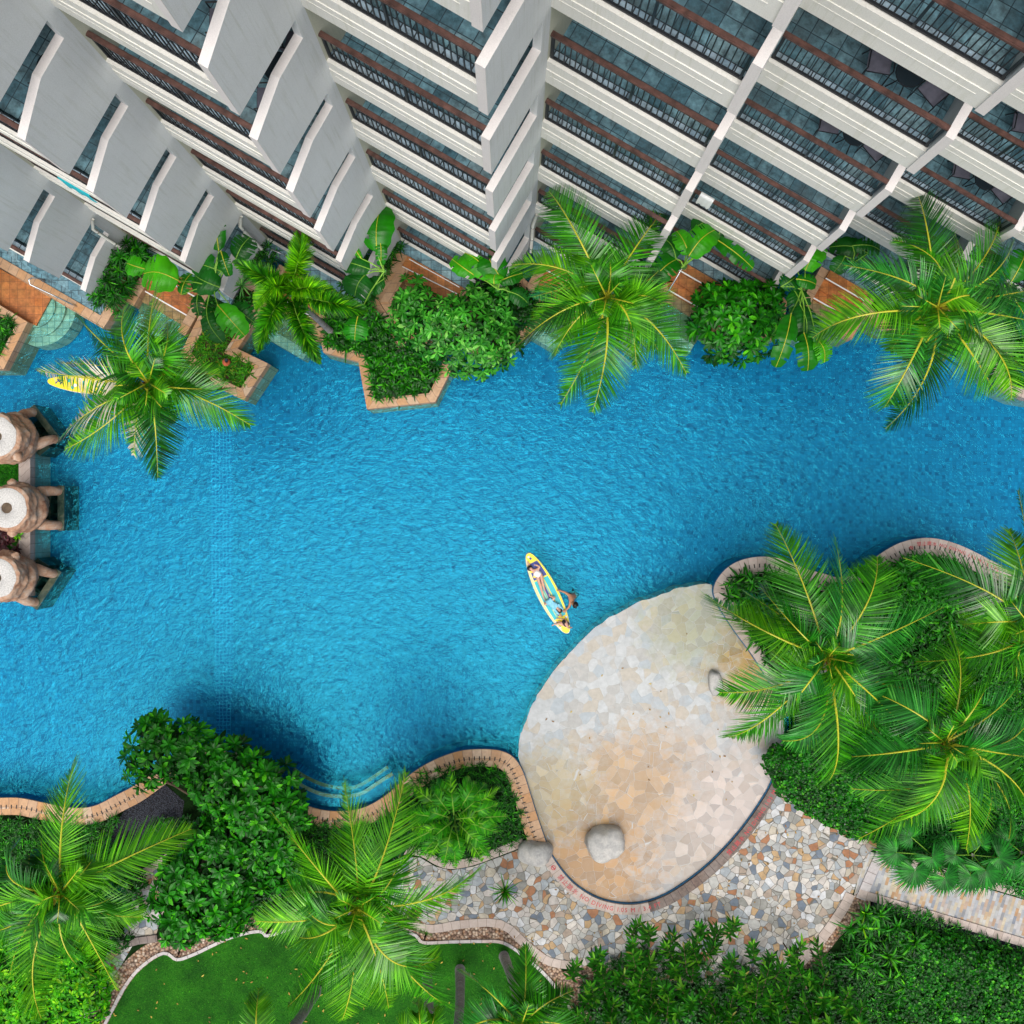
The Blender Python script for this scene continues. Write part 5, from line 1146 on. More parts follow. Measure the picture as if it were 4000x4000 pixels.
# arecas, agave, fan palms ----------------------------------------------------
def clump_palm(name, label, centre, rpx, z, mat, nf=26, seed=1, llen=.24, n=26):
    t = thing(name, label, 'palm', tuple(W(*centre, .3))); r = random.Random(seed)
    b = MB()
    for e in range(5):
        a = e * 1.26; p = W(*centre, .2); b.tube([p + Vector((math.cos(a) * .2, math.sin(a) * .2, 0)), p + Vector((math.cos(a) * .3, math.sin(a) * .3, z - .6))], [.035, .025], 7)
    hang(b.build('stem', M['rib_green'], smooth=True), t)
    for i in range(nf):
        a = i * 2.39996 + r.uniform(-.2, .2); u = math.sqrt((i + .5) / nf); rad = rpx * (.45 + .6 * u) * r.uniform(.85, 1.12); off = rpx * .35 * u
        c0 = (centre[0] + math.cos(a) * off, centre[1] + math.sin(a) * off); p2 = (centre[0] + math.cos(a) * rad, centre[1] + math.sin(a) * rad); p1 = ((c0[0] + p2[0]) / 2, (c0[1] + p2[1]) / 2)
        frond([c0, p1, p2], [z - .2, z + .35 * (1 - u) + .12, z - .1 - .55 * u], llen, seed * 50 + i, mat if i % 3 else 'foxtail_y' if mat == 'areca' else mat, t, n=n, width=.040, roll=r.uniform(-.5, .5), base_gap=.12, rib='rib_green')
clump_palm('areca_palm', 'bushy yellow-green areca palm clump inside the curved coping at bottom centre', (1775, 3200), 205, 2.3, 'areca', 40, 3, .36, 17)
def spiky(name, label, px, py, rad, z, n, mat, wd=.016, seed=3, cat='plant'):
    t = thing(name, label, cat, tuple(W(px, py, .15))); b = MB(); p = W(px, py, z); ln = rad * (H - z) / F
    rosettes(b, [tuple(p)], [(0, 0, 1)], n, ln * 1.15, wd, (.02, 1.3), .12, PROF_LANCE, .3, 0, seed, .1); hang(b.build('foliage', M[mat]), t)
    b = MB(); b.tube([W(px, py, .1), W(px, py, z)], [.06, .04], 8); hang(b.build('stem', M['bark2'], smooth=True), t)
spiky('spiky_yucca', 'small star shaped yucca alone on the crazy paving', 1972, 3480, 58, 1.0, 64, 'foxtail', .018)
spiky('agave', 'pale blue-green agave rosette behind the bottlebrush palm', 945, 1115, 62, 1.1, 26, 'aloe', .03)
def fanpalm(label, base, lv, z):
    t = thing('fan_palm', label, 'palm', tuple(W(*base, .2))); b = MB(); b.tube([W(*base, .1), W(*base, z - .5)], [.09, .06], 9); hang(b.build('trunk', M['bark'], smooth=True), t)
    for i, (x, y, dx, dy, rp) in enumerate(lv):
        rr = rp * 1.15 * (H - z) / F; c = W(x, y, z); b = MB(); n = 44; a0 = math.atan2(-dy, dx); an = a0 + np.linspace(-2.3, 2.3, n)
        D = np.stack([np.cos(an), np.sin(an), np.full(n, -.10) + .06 * (np.arange(n) % 2)], 1); P = np.tile(np.array(c), (n, 1)) + D * .02
        leaves(b, P, D, np.tile([0, 0, 1.], (n, 1)), rr * (1 - .18 * np.abs(np.linspace(-1, 1, n))) ,   .021 * rr / .5, .30, np.array([.5, .9, 1.0, .45, .05]), .25, 0)
        b.tube([W(*base, z - .55), tuple(c)], [.018, .012], 5, mi=1); hang(b.build('leaf', [M['fan'], M['rib_green']]), t)
fanpalm('fan palm with round pleated leaves overhanging the brick path', (3640, 3340), [(3575, 3400, -.1, 1, 95), (3500, 3330, -.8, .3, 82), (3640, 3350, .5, .8, 70), (3690, 3430, .4, 1, 80), (3560, 3270, -.6, -.4, 60)], 1.9)
fanpalm('dark fan palm right of the other one, above the brick path', (3800, 3340), [(3790, 3420, -.3, 1, 90), (3850, 3400, .2, 1, 105), (3900, 3350, .9, .4, 90), (3730, 3340, -.8, .2, 70), (3830, 3300, 0, -1, 60)], 1.8)
fanpalm('fan palm squeezed under the palms at the right edge above the path', (3990, 3330), [(3960, 3370, -.3, 1, 80), (4020, 3380, .2, 1, 80), (3940, 3290, -1, -.2, 60)], 1.6)

# planting beds (uncountable ground cover)
def planted(poly, z, name, label, mat, **kw): cover(poly, z, name, label, 'ground cover', mat, **kw)
planted([(p[0], p[1]) for p in [(-30, 1165), (0, 1222), (68, 1262), (0, 1390), (-40, 1390)]], .40, 'spiky_cover', 'spiky tufts in the planter at the left edge', 'lily', sp=.22, nl=14, ln=.34, wd=.016, seed=1)
planted([(730, 1200), (800, 1250), (740, 1385), (830, 1470), (940, 1520), (1000, 1430), (885, 1362), (980, 1225), (900, 1120), (790, 1110)], .36, 'sparse_cover', 'thin yellow-green cover over bare soil round the red lamp', 'olive', sp=.19, nl=11, ln=.28, wd=.016, seed=2)
planted([(1275, 1345), (1425, 1385), (1465, 1560), (1680, 1535), (1730, 1445), (1690, 1365), (1560, 1350), (1450, 1180), (1560, 990), (1450, 960), (1330, 1120), (1270, 1230)], .45, 'strap_leaf_cover', 'dense dark strap leaves filling the angular planter', 'lily', sp=.21, nl=12, ln=.40, wd=.030, seed=3, zj=.3)
planted([(1255, 1330), (1410, 1365), (1400, 1390), (1262, 1360)], .38, 'low_cover', 'low light green cover along the coping of the angular planter', 'rosette', sp=.12, nl=8, ln=.12, wd=.02, seed=4)
planted([(1430, 900), (1570, 960), (1470, 1170), (1400, 1150), (1450, 1000)], .9, 'dark_cover', 'dark undergrowth behind the centre banana plant', 'lily', sp=.2, nl=13, ln=.36, wd=.016, seed=5)
planted([(1000, 930), (1100, 990), (1060, 1100), (900, 1060), (930, 1000)], .9, 'dark_cover', 'dark undergrowth behind the bottlebrush palm', 'lily', sp=.22, nl=13, ln=.36, wd=.016, seed=6)
planted([(900, 1130), (1010, 1150), (960, 1260), (860, 1260), (800, 1180)], .5, 'dark_cover', 'dark undergrowth beneath the left banana leaves', 'rosette_d', sp=.18, nl=10, ln=.2, wd=.03, seed=7)
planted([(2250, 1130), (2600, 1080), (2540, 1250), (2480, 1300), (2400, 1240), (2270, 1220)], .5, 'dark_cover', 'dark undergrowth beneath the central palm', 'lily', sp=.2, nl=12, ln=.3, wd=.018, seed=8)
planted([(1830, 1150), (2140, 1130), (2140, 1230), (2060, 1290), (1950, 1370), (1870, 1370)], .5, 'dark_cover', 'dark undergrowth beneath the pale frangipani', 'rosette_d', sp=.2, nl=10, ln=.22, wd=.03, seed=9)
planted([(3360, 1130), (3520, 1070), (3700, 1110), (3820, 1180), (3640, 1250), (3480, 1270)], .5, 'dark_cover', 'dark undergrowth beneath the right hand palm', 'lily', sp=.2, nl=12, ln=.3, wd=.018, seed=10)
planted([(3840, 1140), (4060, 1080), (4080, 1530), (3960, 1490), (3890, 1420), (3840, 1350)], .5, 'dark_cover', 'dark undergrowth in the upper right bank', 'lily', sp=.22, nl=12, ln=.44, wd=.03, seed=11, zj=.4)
planted([(2840, 2280), (2880, 2240), (2960, 2230), (3060, 2240), (3200, 2300), (3340, 2290), (3440, 2240), (3520, 2180), (3640, 2165), (3780, 2230), (3900, 2290), (4100, 2350), (4100, 2600), (3900, 2950), (3600, 3000), (3200, 2960), (3080, 2760), (2990, 2580), (2900, 2440), (2840, 2350)], .35, 'strap_leaf_cover', 'leafy green bed inside the curved coping at right', 'lily', sp=.26, nl=11, ln=.44, wd=.034, seed=12, zj=.35)
planted([(3300, 2220), (3480, 2200), (3640, 2190), (3760, 2260), (3720, 2380), (3520, 2400), (3340, 2340)], .75, 'broad_leaf_cover', 'brighter broad leaves just inside the right coping', 'rosette', sp=.26, nl=11, ln=.34, wd=.036, seed=13, prof=PROF_LANCE, fold=.25, zj=.3)
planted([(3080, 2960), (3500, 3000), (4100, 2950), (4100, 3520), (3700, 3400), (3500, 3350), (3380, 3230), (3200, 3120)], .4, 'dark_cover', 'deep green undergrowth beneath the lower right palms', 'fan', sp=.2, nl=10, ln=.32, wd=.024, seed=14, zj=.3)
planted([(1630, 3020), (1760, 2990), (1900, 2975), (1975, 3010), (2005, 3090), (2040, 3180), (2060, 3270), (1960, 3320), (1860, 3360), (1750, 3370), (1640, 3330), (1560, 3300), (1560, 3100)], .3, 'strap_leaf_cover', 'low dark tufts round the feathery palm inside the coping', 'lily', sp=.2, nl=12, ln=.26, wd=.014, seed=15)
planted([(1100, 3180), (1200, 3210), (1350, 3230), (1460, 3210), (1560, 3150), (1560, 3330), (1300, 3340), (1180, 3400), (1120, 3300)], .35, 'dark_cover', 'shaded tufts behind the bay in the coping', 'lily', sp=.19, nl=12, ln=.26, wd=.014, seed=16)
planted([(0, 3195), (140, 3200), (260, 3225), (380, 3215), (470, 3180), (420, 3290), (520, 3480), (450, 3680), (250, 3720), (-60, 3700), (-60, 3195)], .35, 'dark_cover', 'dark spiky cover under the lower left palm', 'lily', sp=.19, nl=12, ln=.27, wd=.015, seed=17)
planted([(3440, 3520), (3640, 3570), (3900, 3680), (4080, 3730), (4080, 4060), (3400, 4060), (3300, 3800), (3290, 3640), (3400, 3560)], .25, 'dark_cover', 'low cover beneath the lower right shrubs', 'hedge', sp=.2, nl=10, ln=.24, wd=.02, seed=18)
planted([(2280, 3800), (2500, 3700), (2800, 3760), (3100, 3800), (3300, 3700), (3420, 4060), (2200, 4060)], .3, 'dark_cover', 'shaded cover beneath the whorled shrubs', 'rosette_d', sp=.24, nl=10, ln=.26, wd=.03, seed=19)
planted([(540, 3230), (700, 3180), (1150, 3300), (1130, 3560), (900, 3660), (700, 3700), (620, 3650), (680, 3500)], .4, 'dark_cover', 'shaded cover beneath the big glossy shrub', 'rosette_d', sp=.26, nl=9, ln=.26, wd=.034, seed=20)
# lawn blades
lwp = [(p.x, p.y) for p in lw]; pts = [(x, y) for x, y in scatter(lwp, .105, 77) if y > -20.0 or True][:26000]
b = MB(); rn = np.random.default_rng(5); n = len(pts); P = np.array([(x, y, .14) for x, y in pts]); P = np.repeat(P, 2, 0) + np.c_[rn.normal(0, .04, (2 * n, 2)), np.zeros(2 * n)]
a = rn.uniform(0, 6.28, 2 * n); D = np.stack([np.cos(a) * .8, np.sin(a) * .8, rn.uniform(.4, 1.1, 2 * n)], 1)
M['grass'] = mat_leaf('grass_blade', (.006, .06, .003), (.018, .14, .006), (.07, .26, .015), .6, .2, .3, .3)
leaves(b, P, D, np.tile([0, 0, 1.], (2 * n, 1)), rn.uniform(.06, .12, 2 * n), .009, .4, np.array([1, .9, .1]))
tag(b.build('lawn_grass', M['grass']), kind='stuff')

rn = np.random.default_rng(8)
def litter(poly, n, z, name, mat, seed):
    q = [(p.x, p.y) for p in WP(poly, z)]; r = random.Random(seed); xs = [p[0] for p in q]; ys = [p[1] for p in q]; P = []
    while len(P) < n:
        x, y = r.uniform(min(xs), max(xs)), r.uniform(min(ys), max(ys))
        if inpoly(x, y, q): P.append((x, y, z + r.uniform(.005, .02)))
    a = rn.uniform(0, 6.28, n); b = MB(); leaves(b, P, np.stack([np.cos(a), np.sin(a), np.full(n, .05)], 1), np.tile([0, 0, 1.], (n, 1)), rn.uniform(.05, .13, n), .022, .05, PROF_LANCE, .3)
    tag(b.build(name, M[mat]), kind='stuff')
M['deadleaf'] = mat_leaf('fallen_leaf', (.20, .10, .03), (.42, .28, .05), (.60, .50, .10), .7, .05)
litter([(q[0], q[1]) for q in LAWN], 150, .20, 'fallen_leaves', 'deadleaf', 1)
litter(PLZ, 90, .14, 'fallen_leaves', 'deadleaf', 2)
litter([(2100, 2800), (2500, 2400), (2800, 2400), (2950, 3100), (2500, 3450)], 26, .04, 'fallen_leaves', 'deadleaf', 3)

# ------------------------------------------------------------------ statues at the left edge
isl = WP([(-260, 1700), (118, 1700), (118, 2330), (-260, 2330)], .36); isl2 = [Vector((p.x, p.y)) for p in isl]; ii = inset(isl2, .42)
t = thing('planter', 'narrow stone edged island under the three stone fountain idols', 'planter', (isl[0].x, isl[0].y, 0))
b = MB(); b.strip(isl2 + [isl2[0]], ii + [ii[0]], -1.15, .36); hang(b.build('coping', M['coping_pale']), t)
b = MB(); b.prism([(p.x, p.y) for p in ii], -.5, .30); hang(b.build('soil', M['lawn']), t)
cover([(-60, 2065), (75, 2065), (75, 2170), (-60, 2170)], .42, 'red_leaf_cover', 'burgundy leaved plants between the middle and lower idols', 'ground cover', 'redleaf', .26, 11, .30, .045, PROF_LANCE, (.1, 1.0), .3, 41, .15)
cover([(40, 2070), (90, 2070), (90, 2140), (40, 2140)], .5, 'green_leaf_cover', 'a few bright green leaves among the burgundy plants', 'ground cover', 'lime_cover', .34, 7, .24, .04, PROF_LANCE, (.1, 1.0), .3, 42, .1)
cover([(-60, 1800), (72, 1800), (72, 1890), (-60, 1890)], .31, 'short_grass', 'short grass between the upper and middle idols', 'grass', 'grass', .10, 8, .12, .010, PROF_STRAP, (.3, 1.2), .3, 43, .02)
def idol(px, py, rz, label, seed, cracks=False):
    c = W(px, py, 1.9); t = thing('stone_idol', label, 'statue', (c.x, c.y, 0), rz, 'stone idols spouting into the pool')
    r = random.Random(seed)
    prof = [(.0, .10), (.50, .10), (.64, .35), (.79, .75), (.84, 1.10), (.79, 1.30), (.83, 1.38), (.80, 1.55), (.77, 1.74), (.74, 1.88), (.68, 1.92), (.0, 1.92)]
    # lathe, then carve by pushing vertices
    P2 = []
    for i in range(len(prof) - 1):
        for k in range(4): u = k / 4; P2.append((prof[i][0] * (1 - u) + prof[i + 1][0] * u, prof[i][1] * (1 - u) + prof[i + 1][1] * u))
    P2.append(prof[-1]); seg = 56; vs = []; fs = []
    for (rr, z) in P2:
        for k in range(seg):
            a = 2 * math.pi * k / seg
            f = 1 + .03 * math.sin(a * 9 + z * 11 + seed * 2) * math.sin(z * 9 + a * 4) + .015 * math.sin(a * 17 - z * 23) + .035 * math.sin(a * 3 + z * 4 + seed) + .02 * math.sin(a * 7 + z * 9) + .007 * math.sin(z * 26 + math.sin(a * 2) * 2.5)
            front = max(0, math.cos(a)) ** 3
            f += front * (.13 * math.exp(-((z - 1.05) / .28) ** 2) + .08 * math.exp(-((z - .45) / .18) ** 2) - .07 * math.exp(-((z - 1.38) / .07) ** 2) - .05 * math.exp(-((z - .72) / .05) ** 2))
            for ey in (-.42, .42): f += .09 * math.exp(-((a if a < math.pi else a - 2 * math.pi) - ey) ** 2 / .02) * math.exp(-((z - 1.48) / .07) ** 2)
            sq = 1 + .05 * abs(math.sin(2 * a))
            vs.append((rr * f * math.cos(a) * 1.0 * sq, rr * f * math.sin(a) * 1.04 * sq, z))
    for i in range(len(P2) - 1):
        for k in range(seg): k2 = (k + 1) % seg; fs.append((i * seg + k, i * seg + k2, (i + 1) * seg + k2, (i + 1) * seg + k))
    b = MB(); b.add(vs, fs); o = b.build('body', M['statue'], t, True)
    b = MB(); n = 40
    ring = [(.69, 1.93), (.64, 1.955), (.20, 1.96), (.185, 1.93), (.17, 1.80)]
    vs = [(rr * math.cos(2 * math.pi * k / n) * (1 + .03 * math.sin(5 * k)), rr * math.sin(2 * math.pi * k / n), z) for rr, z in ring for k in range(n)]
    b.add(vs, [(i * n + k, i * n + (k + 1) % n, (i + 1) * n + (k + 1) % n, (i + 1) * n + k) for i in range(4) for k in range(n)]); b.build('plaster_top', M['plaster'], t, True)
    b = MB(); b.tube([(0, 0, 1.80), (0, 0, 1.93)], [.19, .18], 24); b.build('opening', M['bark2'], t)
    for sy in (-1, 1):
        b = MB(); b.tube([(0, sy * .70, 1.4), (.02, sy * .82, 1.55), (.0, sy * .92, 1.58), (-.02, sy * .97, 1.52)], [.16, .18, .16, .07], 12); b.build('ear', M['statue'], t, True)
        b = MB(); b.tube([(.20, sy * .48, .62), (.50, sy * .58, .54), (.74, sy * .62, .40), (.88, sy * .62, .12), (.90, sy * .62, -.5)], [.20, .21, .18, .16, .17], 12); b.build('foreleg', M['statue'], t, True)
    b = MB(); b.box(.86, 1.10, -.82, .82, -1.15, .05); b.box(.5, .86, -.30, -.18, -1.15, .0); b.box(.5, .86, .18, .30, -1.15, .0); b.box(.1, .6, -.78, .78, -1.15, .09)
    b.build('plinth', M['wet'], t)
idol(-12, 1706, R(38), 'upper stone idol with smooth banded body and white top, turned towards the hotel', 3)
idol(28, 1984, 0, 'middle stone idol with round opening in its white top, facing straight out', 5)
idol(-14, 2258, R(-33), 'lower stone idol with cracked brown body, turned towards the lawn side', 9)

# ------------------------------------------------------------------ boulders
def boulder(px, py, rx, ry, hz, label, seed, z0=.0, rot=0):
    c = W(px, py, z0 + hz * .6); t_ = None
    bm = bmesh.new(); bmesh.ops.create_icosphere(bm, subdivisions=4, radius=1); r = random.Random(seed); ph = [r.uniform(0, 6) for _ in range(6)]
    for v in bm.verts:
        n = v.co.normalized(); f = 1 + .10 * math.sin(n.x * 2.3 + ph[0]) * math.cos(n.y * 2.7 + ph[1]) + .05 * math.sin(n.x * 5 + n.z * 4 + ph[2]) + .02 * math.sin(n.y * 11 + n.x * 9 + ph[3])
        zz = n.z * f; zz = .78 * math.tanh(zz * 1.5)
        v.co = Vector((n.x * f * rx, n.y * f * ry, zz * hz))
        v.co.rotate(Matrix.Rotation(rot, 3, 'Z'))
    me = bpy.data.meshes.new('boulder'); bm.to_mesh(me); bm.free(); me.materials.append(M['boulder'])
    for p in me.polygons: p.use_smooth = True
    o = bpy.data.objects.new('boulder', me); COL.objects.link(o); o.location = (c.x, c.y, z0 + hz * .2); tag(o, label, 'boulder')
boulder(2364, 3302, .74, .66, .85, 'large grey boulder standing on the flagstone platform', 4, rot=.3)
boulder(2090, 3338, .66, .46, .75, 'grey boulder at the end of the wavy coping beside the plaza', 7, .1, rot=-.15)
boulder(2797, 2672, .26, .46, .45, 'small wet boulder on the platform beneath the palm frond', 12, rot=.35 - math.pi * .1)

# ------------------------------------------------------------------ paddle boards
def board(a_px, b_px, label, wd, marks):
    """a = nose, b = tail"""
    A, B = W(*a_px, .12), W(*b_px, .12); Lb = (B - A).length; ang = math.atan2((B - A).y, (B - A).x)
    t = thing('paddle_board', label, 'paddle board', (A.x, A.y, 0), ang)
    def half(u): return wd / 2 * (max(0, math.sin(math.pi * min(1, max(0, u)))) ** .42) * (1 - .10 * (2 * u - 1) ** 2)
    def outline(sc_, z, n=40): 
        us = [.5 - .5 * math.cos(math.pi * k / n) for k in range(n + 1)]
        top = [(Lb * (.5 + (u - .5) * (1 - (1 - sc_) * .25)), half(u) * sc_, z) for u in us]; return top + [(x, -y, z) for x, y, z in reversed(top[1:-1])]
    b = MB(); rings = [outline(.90, -.03), outline(1.0, .02), outline(1.0, .09), outline(.95, .125)]; n = len(rings[0])
    b.add([p for rg in rings for p in rg], [(i * n + (k + 1) % n, i * n + k, (i + 1) * n + k, (i + 1) * n + (k + 1) % n) for i in range(3) for k in range(n)])
    b.build('hull', M['white'], t, True)
    b = MB(); o = outline(.95, .125); b.add(o, [tuple(reversed(range(len(o))))]); b.build('deck', M['yellow'], t)
    def pad(name, mat, u0, u1, v0, v1, z, taper=.86, n=14):
        b = MB(); top = []; bot = []
        for k in range(n + 1):
            u = u0 + (u1 - u0) * k / n; h = half(u) * taper; top.append((Lb * u, h * v1, z)); bot.append((Lb * u, h * v0, z))
        vs = top + bot; b.add(vs, [(k + 1, k, n + 1 + k, n + 2 + k) for k in range(n)] ); b.build(name, M[mat], t)
    marks(pad, t, Lb, half); return t
def marks1(pad, t, Lb, half):
    pad('pale_side', 'paleyellow', .06, .94, -1.06, -.78, .128)
    pad('deck_pad', 'navy', .12, .31, -.80, .86, .129)
    pad('deck_pad', 'turq', .325, .80, .34, .88, .130); pad('deck_pad', 'turq', .325, .80, -.84, -.40, .130)
    pad('deck_pad', 'navy', .325, .78, -.16, .10, .131); pad('deck_pad', 'turq', .325, .80, -.34, -.20, .1315); pad('deck_pad', 'turq', .325, .80, .13, .24, .1315)
    for k, (u, v) in enumerate(((.2, -.5), (.27, -.45))):
        b = MB(); b.tube([(Lb * u, half(u) * v, .125), (Lb * u, half(u) * v, .134)], .075 - .02 * k, 16); b.build('emblem', M['yellow'], t)
    b = MB(); b.tube([(Lb * .07, 0, .12), (Lb * .07, 0, .14)], .045, 16); b.build('valve', M['navy'], t)
    b = MB()
    for (u0, v0, u1, v1) in ((.83, -.7, .90, .6), (.90, -.6, .83, .7), (.83, -.7, .90, -.6), (.83, .7, .90, .6)): b.tube([(Lb * u0, half(.85) * v0, .137), (Lb * u1, half(.88) * v1, .137)], .007, 5)
    b.build('bungee_cord', M['iron'], t)
    b = MB()
    for (u, v) in ((.045, -.2), (.83, -.8), (.83, .75), (.90, -.75)): b.tube([(Lb * u, half(u + .02) * v, .12), (Lb * u, half(u + .02) * v, .136)], .04, 12)
    b.build('anchor_patch', M['white'], t)
board((2061, 2160), (2219, 2474), 'yellow and turquoise paddle board carrying three people in the open pool', .80, marks1)
def marks2(pad, t, Lb, half):
    b = MB()
    pts = [(.10, -.25), (.13, .2), (.17, -.1), (.155, -.35), (.19, .3), (.12, .35)]
    b.tube([(Lb * u, half(.15) * v, .135) for u, v in pts], .022, 6); b.build('emblem', M['navy'], t)
    for (u, v, m) in ((.25, .3, 'turq'), (.33, -.2, 'white'), (.42, .2, 'turq'), (.38, .5, 'white'), (.3, -.5, 'turq'), (.48, -.3, 'navy')):
        b = MB(); b.tube([(Lb * u, half(u) * v, .12), (Lb * u, half(u) * v, .134)], .06, 10); b.build('deck_spot', M[m], t)
board((184, 1488), (520, 1520), 'yellow paddle board with blue squiggle moored under the left palm', .66, marks2)

# ------------------------------------------------------------------ people
def zc_(x, y): return (1950 + x / 4.83, 2100 + y / 4.83)
def person(label, J, scale, skin='skin', parts=(), hair=None, fingers=True):
    """J: joint -> (zoom x, zoom y, z).  One continuous skinned body."""
    P = {k: W(*zc_(v[0], v[1]), v[2]) for k, v in J.items()}
    t = thing('person', label, 'person', (P['pelvis'].x, P['pelvis'].y, 0))
    vs = []; es = []; rad = []; idx = {}
    def V(name, p, r): idx[name] = len(vs); vs.append(p); rad.append(r * scale); return idx[name]
    def E(a, c): es.append((idx[a], idx[c]))
    V('pelvis', P['pelvis'], .125); V('waist', P['pelvis'].lerp(P['chest'], .5), .105); V('chest', P['chest'], .13); V('neck', P['neck'], .052); V('head0', P['neck'].lerp(P['head'], .5), .075); V('head', P['head'], .098); V('head1', P['head'] + (P['head'] - P['neck']).normalized() * .06 * scale, .075)
    for a, c in (('pelvis', 'waist'), ('waist', 'chest'), ('chest', 'neck'), ('neck', 'head0'), ('head0', 'head'), ('head', 'head1')): E(a, c)
    for s in 'LR':
        V(s + 'sh', P[s + 'sh'], .062); V(s + 'el', P[s + 'el'], .042); V(s + 'wr', P[s + 'wr'], .028)
        d = (P[s + 'wr'] - P[s + 'el']).normalized(); pm = P[s + 'wr'] + d * .055 * scale; V(s + 'palm', pm, .036)
        E('chest', s + 'sh'); E(s + 'sh', s + 'el'); E(s + 'el', s + 'wr'); E(s + 'wr', s + 'palm')
        sd_ = d.cross(Vector((0, 0, 1))).normalized()
        for f, (ang, ln) in enumerate(((-.55, .075), (-.25, .09), (0, .098), (.25, .088), (1.0, .062))):
            st = pm if f < 4 else P[s + 'wr'] + d * .02 * scale
            dd = (d * math.cos(ang) + sd_ * math.sin(ang) * (1 if s == 'L' else -1)).normalized()
            V(f'{s}f{f}a', st + dd * ln * .6 * scale + Vector((0, 0, .008)), .0115); V(f'{s}f{f}b', st + dd * ln * scale * 1.05, .0085)
            E(s + ('palm' if f < 4 else 'wr'), f'{s}f{f}a'); E(f'{s}f{f}a', f'{s}f{f}b')
        V(s + 'hip', P[s + 'hip'], .088); V(s + 'kn', P[s + 'kn'], .060); V(s + 'calf', P[s + 'kn'].lerp(P[s + 'an'], .35), .056); V(s + 'an', P[s + 'an'], .036); V(s + 'toe', P[s + 'toe'], .030)
        for a, c in (('pelvis', s + 'hip'), (s + 'hip', s + 'kn'), (s + 'kn', s + 'calf'), (s + 'calf', s + 'an'), (s + 'an', s + 'toe')): E(a, c)
    def skinned(nm, vs_, es_, rd, mat, sub=2):
        me = bpy.data.meshes.new(nm); me.from_pydata([tuple(v) for v in vs_], es_, []); o = bpy.data.objects.new(nm, me); COL.objects.link(o)
        m = o.modifiers.new('s', 'SKIN'); m.use_smooth_shade = True; o.modifiers.new('u', 'SUBSURF').levels = sub
        for i, q in enumerate(me.skin_vertices[0].data): q.radius = (rd[i], rd[i]); q.use_root = (i == 0)
        bpy.context.view_layer.update(); nm_ = bpy.data.meshes.new_from_object(o.evaluated_get(bpy.context.evaluated_depsgraph_get())); bpy.data.objects.remove(o)
        nm_.name = nm; nm_.materials.clear(); nm_.materials.append(M[mat]); o = bpy.data.objects.new(nm, nm_); COL.objects.link(o); return hang(o, t)
    skinned('body', vs, es, rad, skin)
    for (nm, mat, chain) in parts:      # clothing follows the body: list of (from, to) joints with thickness
        names = []; pv = []; pr = []; pe = []
        for (a, c, u0, u1, r0, r1) in chain:
            i = len(pv); pv += [P[a].lerp(P[c], u0), P[a].lerp(P[c], u1)]; pr += [r0 * scale, r1 * scale]; pe.append((i, i + 1))
        # merge coincident starts
        keep = {}; mp = []; nv = []; nr = []
        for p, rr in zip(pv, pr):
            k = tuple(round(x, 3) for x in p)
            if k not in keep: keep[k] = len(nv); nv.append(p); nr.append(rr)
            mp.append(keep[k])
        skinned(nm, nv, [(mp[a], mp[c]) for a, c in pe], nr, mat)
    # hair cap and face
    hd = P['head']; up = (P['head'] - P['neck']).normalized(); f = Vector(hair['face']).normalized()
    bm = bmesh.new(); bmesh.ops.create_uvsphere(bm, u_segments=20, v_segments=14, radius=.118 * scale)
    for v in bm.verts:
        dv = v.co.normalized(); k = max(0, dv.dot(f)); v.co *= (1.04 - .42 * k ** 1.5) * (1 + .05 * math.sin(dv.x * 13 + dv.y * 9)); v.co += up * .022 * scale - f * .012 * scale
        if hair.get('long'): v.co += -f * 0 + up * (.05 * scale if dv.dot(up) > .3 else 0)
    me = bpy.data.meshes.new('hair'); bm.to_mesh(me); bm.free(); me.materials.append(M['hair'])
    for p in me.polygons: p.use_smooth = True
    o = bpy.data.objects.new('hair', me); COL.objects.link(o); o.location = hd; bpy.context.view_layer.update(); hang(o, t)
    if hair.get('show'):
        sd_ = up.cross(f).normalized(); b = MB()
        c = hd + f * .094 * scale
        for sx in (-1, 1): q = c + sd_ * sx * .034 * scale + up * .012 * scale; b.tube([q - sd_ * .012 * scale, q + sd_ * .012 * scale], .006, 6)
        hang(b.build('eyes', M['hair']), t)
        b = MB(); b.tube([c + up * .012 * scale, c - up * .018 * scale + f * .016 * scale], [.006, .011], 6); hang(b.build('nose', M[skin]), t)
        b = MB(); q = c - up * .045 * scale; b.tube([q - sd_ * .018 * scale, q + f * .004, q + sd_ * .018 * scale], .006, 6); hang(b.build('mouth', M['lips']), t)
    return t
Z = .22
person('person in white swimsuit lying on the board with arms raised', dict(head=(585, 582, .27), neck=(632, 622, .24), chest=(690, 640, Z + .03), pelvis=(748, 700, Z), Lsh=(735, 590, Z + .03), Lel=(765, 545, .28), Lwr=(722, 530, .30), Rsh=(655, 665, Z + .02),
       Rel=(600, 560, .20), Rwr=(565, 510, .20), Lhip=(790, 690, Z), Lkn=(815, 830, .27), Lan=(850, 965, .19), Ltoe=(862, 1005, .21), Rhip=(715, 735, Z), Rkn=(778, 905, .26), Ran=(830, 1110, .19), Rtoe=(855, 1165, .20)), .86, 'skin',
       [('swimsuit', 'swimwhite', [('neck', 'pelvis', .22, .6, .165, .165), ('neck', 'pelvis', .6, 1.0, .165, .165), ('neck', 'pelvis', 1.0, 1.25, .165, .14)])], dict(face=(.1, .12, 1), show=True))
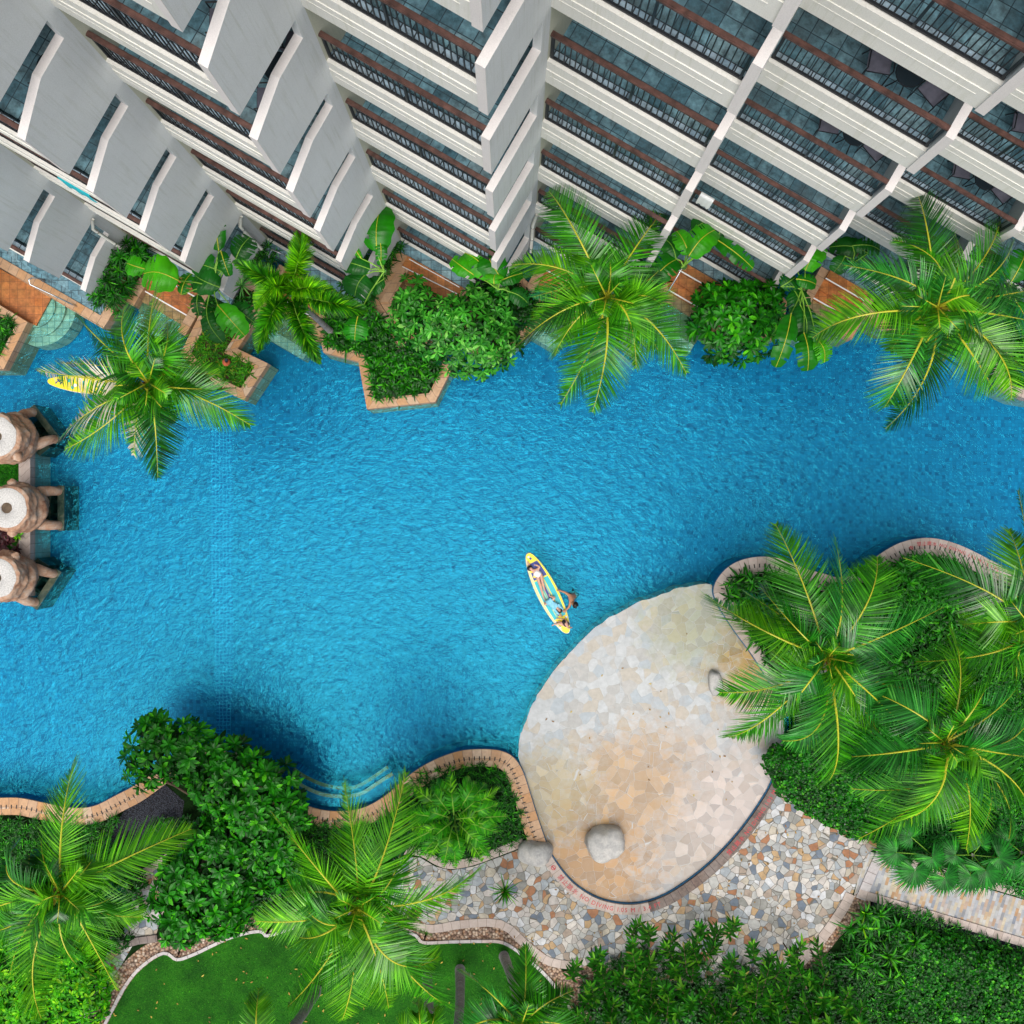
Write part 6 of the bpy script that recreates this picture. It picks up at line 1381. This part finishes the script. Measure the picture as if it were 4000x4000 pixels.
person('child in light blue shirt lying on the board with arms stretched behind', dict(head=(1140, 1375, .26), neck=(1104, 1338, .24), chest=(1050, 1290, .24), pelvis=(945, 1215, .22), Lsh=(1095, 1268, .25), Lel=(1165, 1325, .22), Lwr=(1220, 1378, .20), Rsh=(1010, 1325, .24),
       Rel=(1080, 1400, .21), Rwr=(1145, 1458, .20), Lhip=(985, 1190, .22), Lkn=(1052, 1130, .32), Lan=(955, 1108, .20), Ltoe=(940, 1055, .19), Rhip=(910, 1235, .22), Rkn=(855, 1268, .34), Ran=(875, 1200, .20), Rtoe=(862, 1160, .19)), .74, 'skin',
       [('shirt', 'shirt', [('chest', 'pelvis', -.35, .0, .15, .17), ('chest', 'pelvis', 0, .5, .17, .165), ('chest', 'pelvis', .5, 1.1, .165, .165), ('chest', 'Lsh', .0, 1, .17, .095), ('Lsh', 'Lel', 0, 1, .095, .07), ('Lel', 'Lwr', 0, .8, .07, .055), ('chest', 'Rsh', .0, 1, .17, .095), ('Rsh', 'Rel', 0, 1, .095, .07), ('Rel', 'Rwr', 0, .8, .07, .055)]), ('shorts', 'shirt', [('pelvis', 'Lhip', 0, 1, .16, .13), ('Lhip', 'Lkn', 0, .5, .13, .11), ('pelvis', 'Rhip', 0, 1, .16, .13), ('Rhip', 'Rkn', 0, .5, .13, .11)])], dict(face=(-.1, .1, 1), show=True))
person('child in black and white suit sitting on the yellow tail of the board', dict(head=(1212, 1592, .62), neck=(1238, 1606, .50), chest=(1262, 1625, .42), pelvis=(1285, 1640, .22), Lsh=(1260, 1570, .44), Lel=(1200, 1535, .32), Lwr=(1125, 1530, .24), Rsh=(1285, 1680, .44),
       Rel=(1300, 1710, .30), Rwr=(1345, 1700, .20), Lhip=(1265, 1600, .22), Lkn=(1190, 1610, .30), Lan=(1140, 1590, .20), Ltoe=(1100, 1585, .20), Rhip=(1265, 1670, .22), Rkn=(1140, 1620, .26), Ran=(1030, 1640, .18), Rtoe=(990, 1665, .17)), .66, 'skin',
       [('suit', 'blacksuit', [('neck', 'pelvis', .15, .6, .165, .175), ('neck', 'pelvis', .6, 1.1, .175, .17)])], dict(face=(-.8, .1, .3)))
person('bare backed swimmer with black hair standing in the water and holding the board', dict(head=(1418, 1262, .48), neck=(1388, 1228, .36), chest=(1372, 1150, .22), pelvis=(1412, 1075, -.12), Lsh=(1318, 1085, .22), Lel=(1240, 1030, .18), Lwr=(1160, 1008, .20), Rsh=(1345, 1232, .26),
       Rel=(1315, 1315, .20), Rwr=(1262, 1360, .22), Lhip=(1390, 1050, -.2), Lkn=(1400, 1040, -.6), Lan=(1410, 1060, -1.0), Ltoe=(1380, 1060, -1.08), Rhip=(1440, 1090, -.2), Rkn=(1440, 1090, -.6), Ran=(1450, 1110, -1.0), Rtoe=(1420, 1120, -1.08)), 1.0, 'skin_tan',
       [('shorts', 'shorts', [('pelvis', 'Lhip', 0, 1, .14, .11), ('Lhip', 'Lkn', 0, .6, .11, .09), ('pelvis', 'Rhip', 0, 1, .14, .11), ('Rhip', 'Rkn', 0, .6, .11, .09)])], dict(face=(-.8, .2, -.1)))
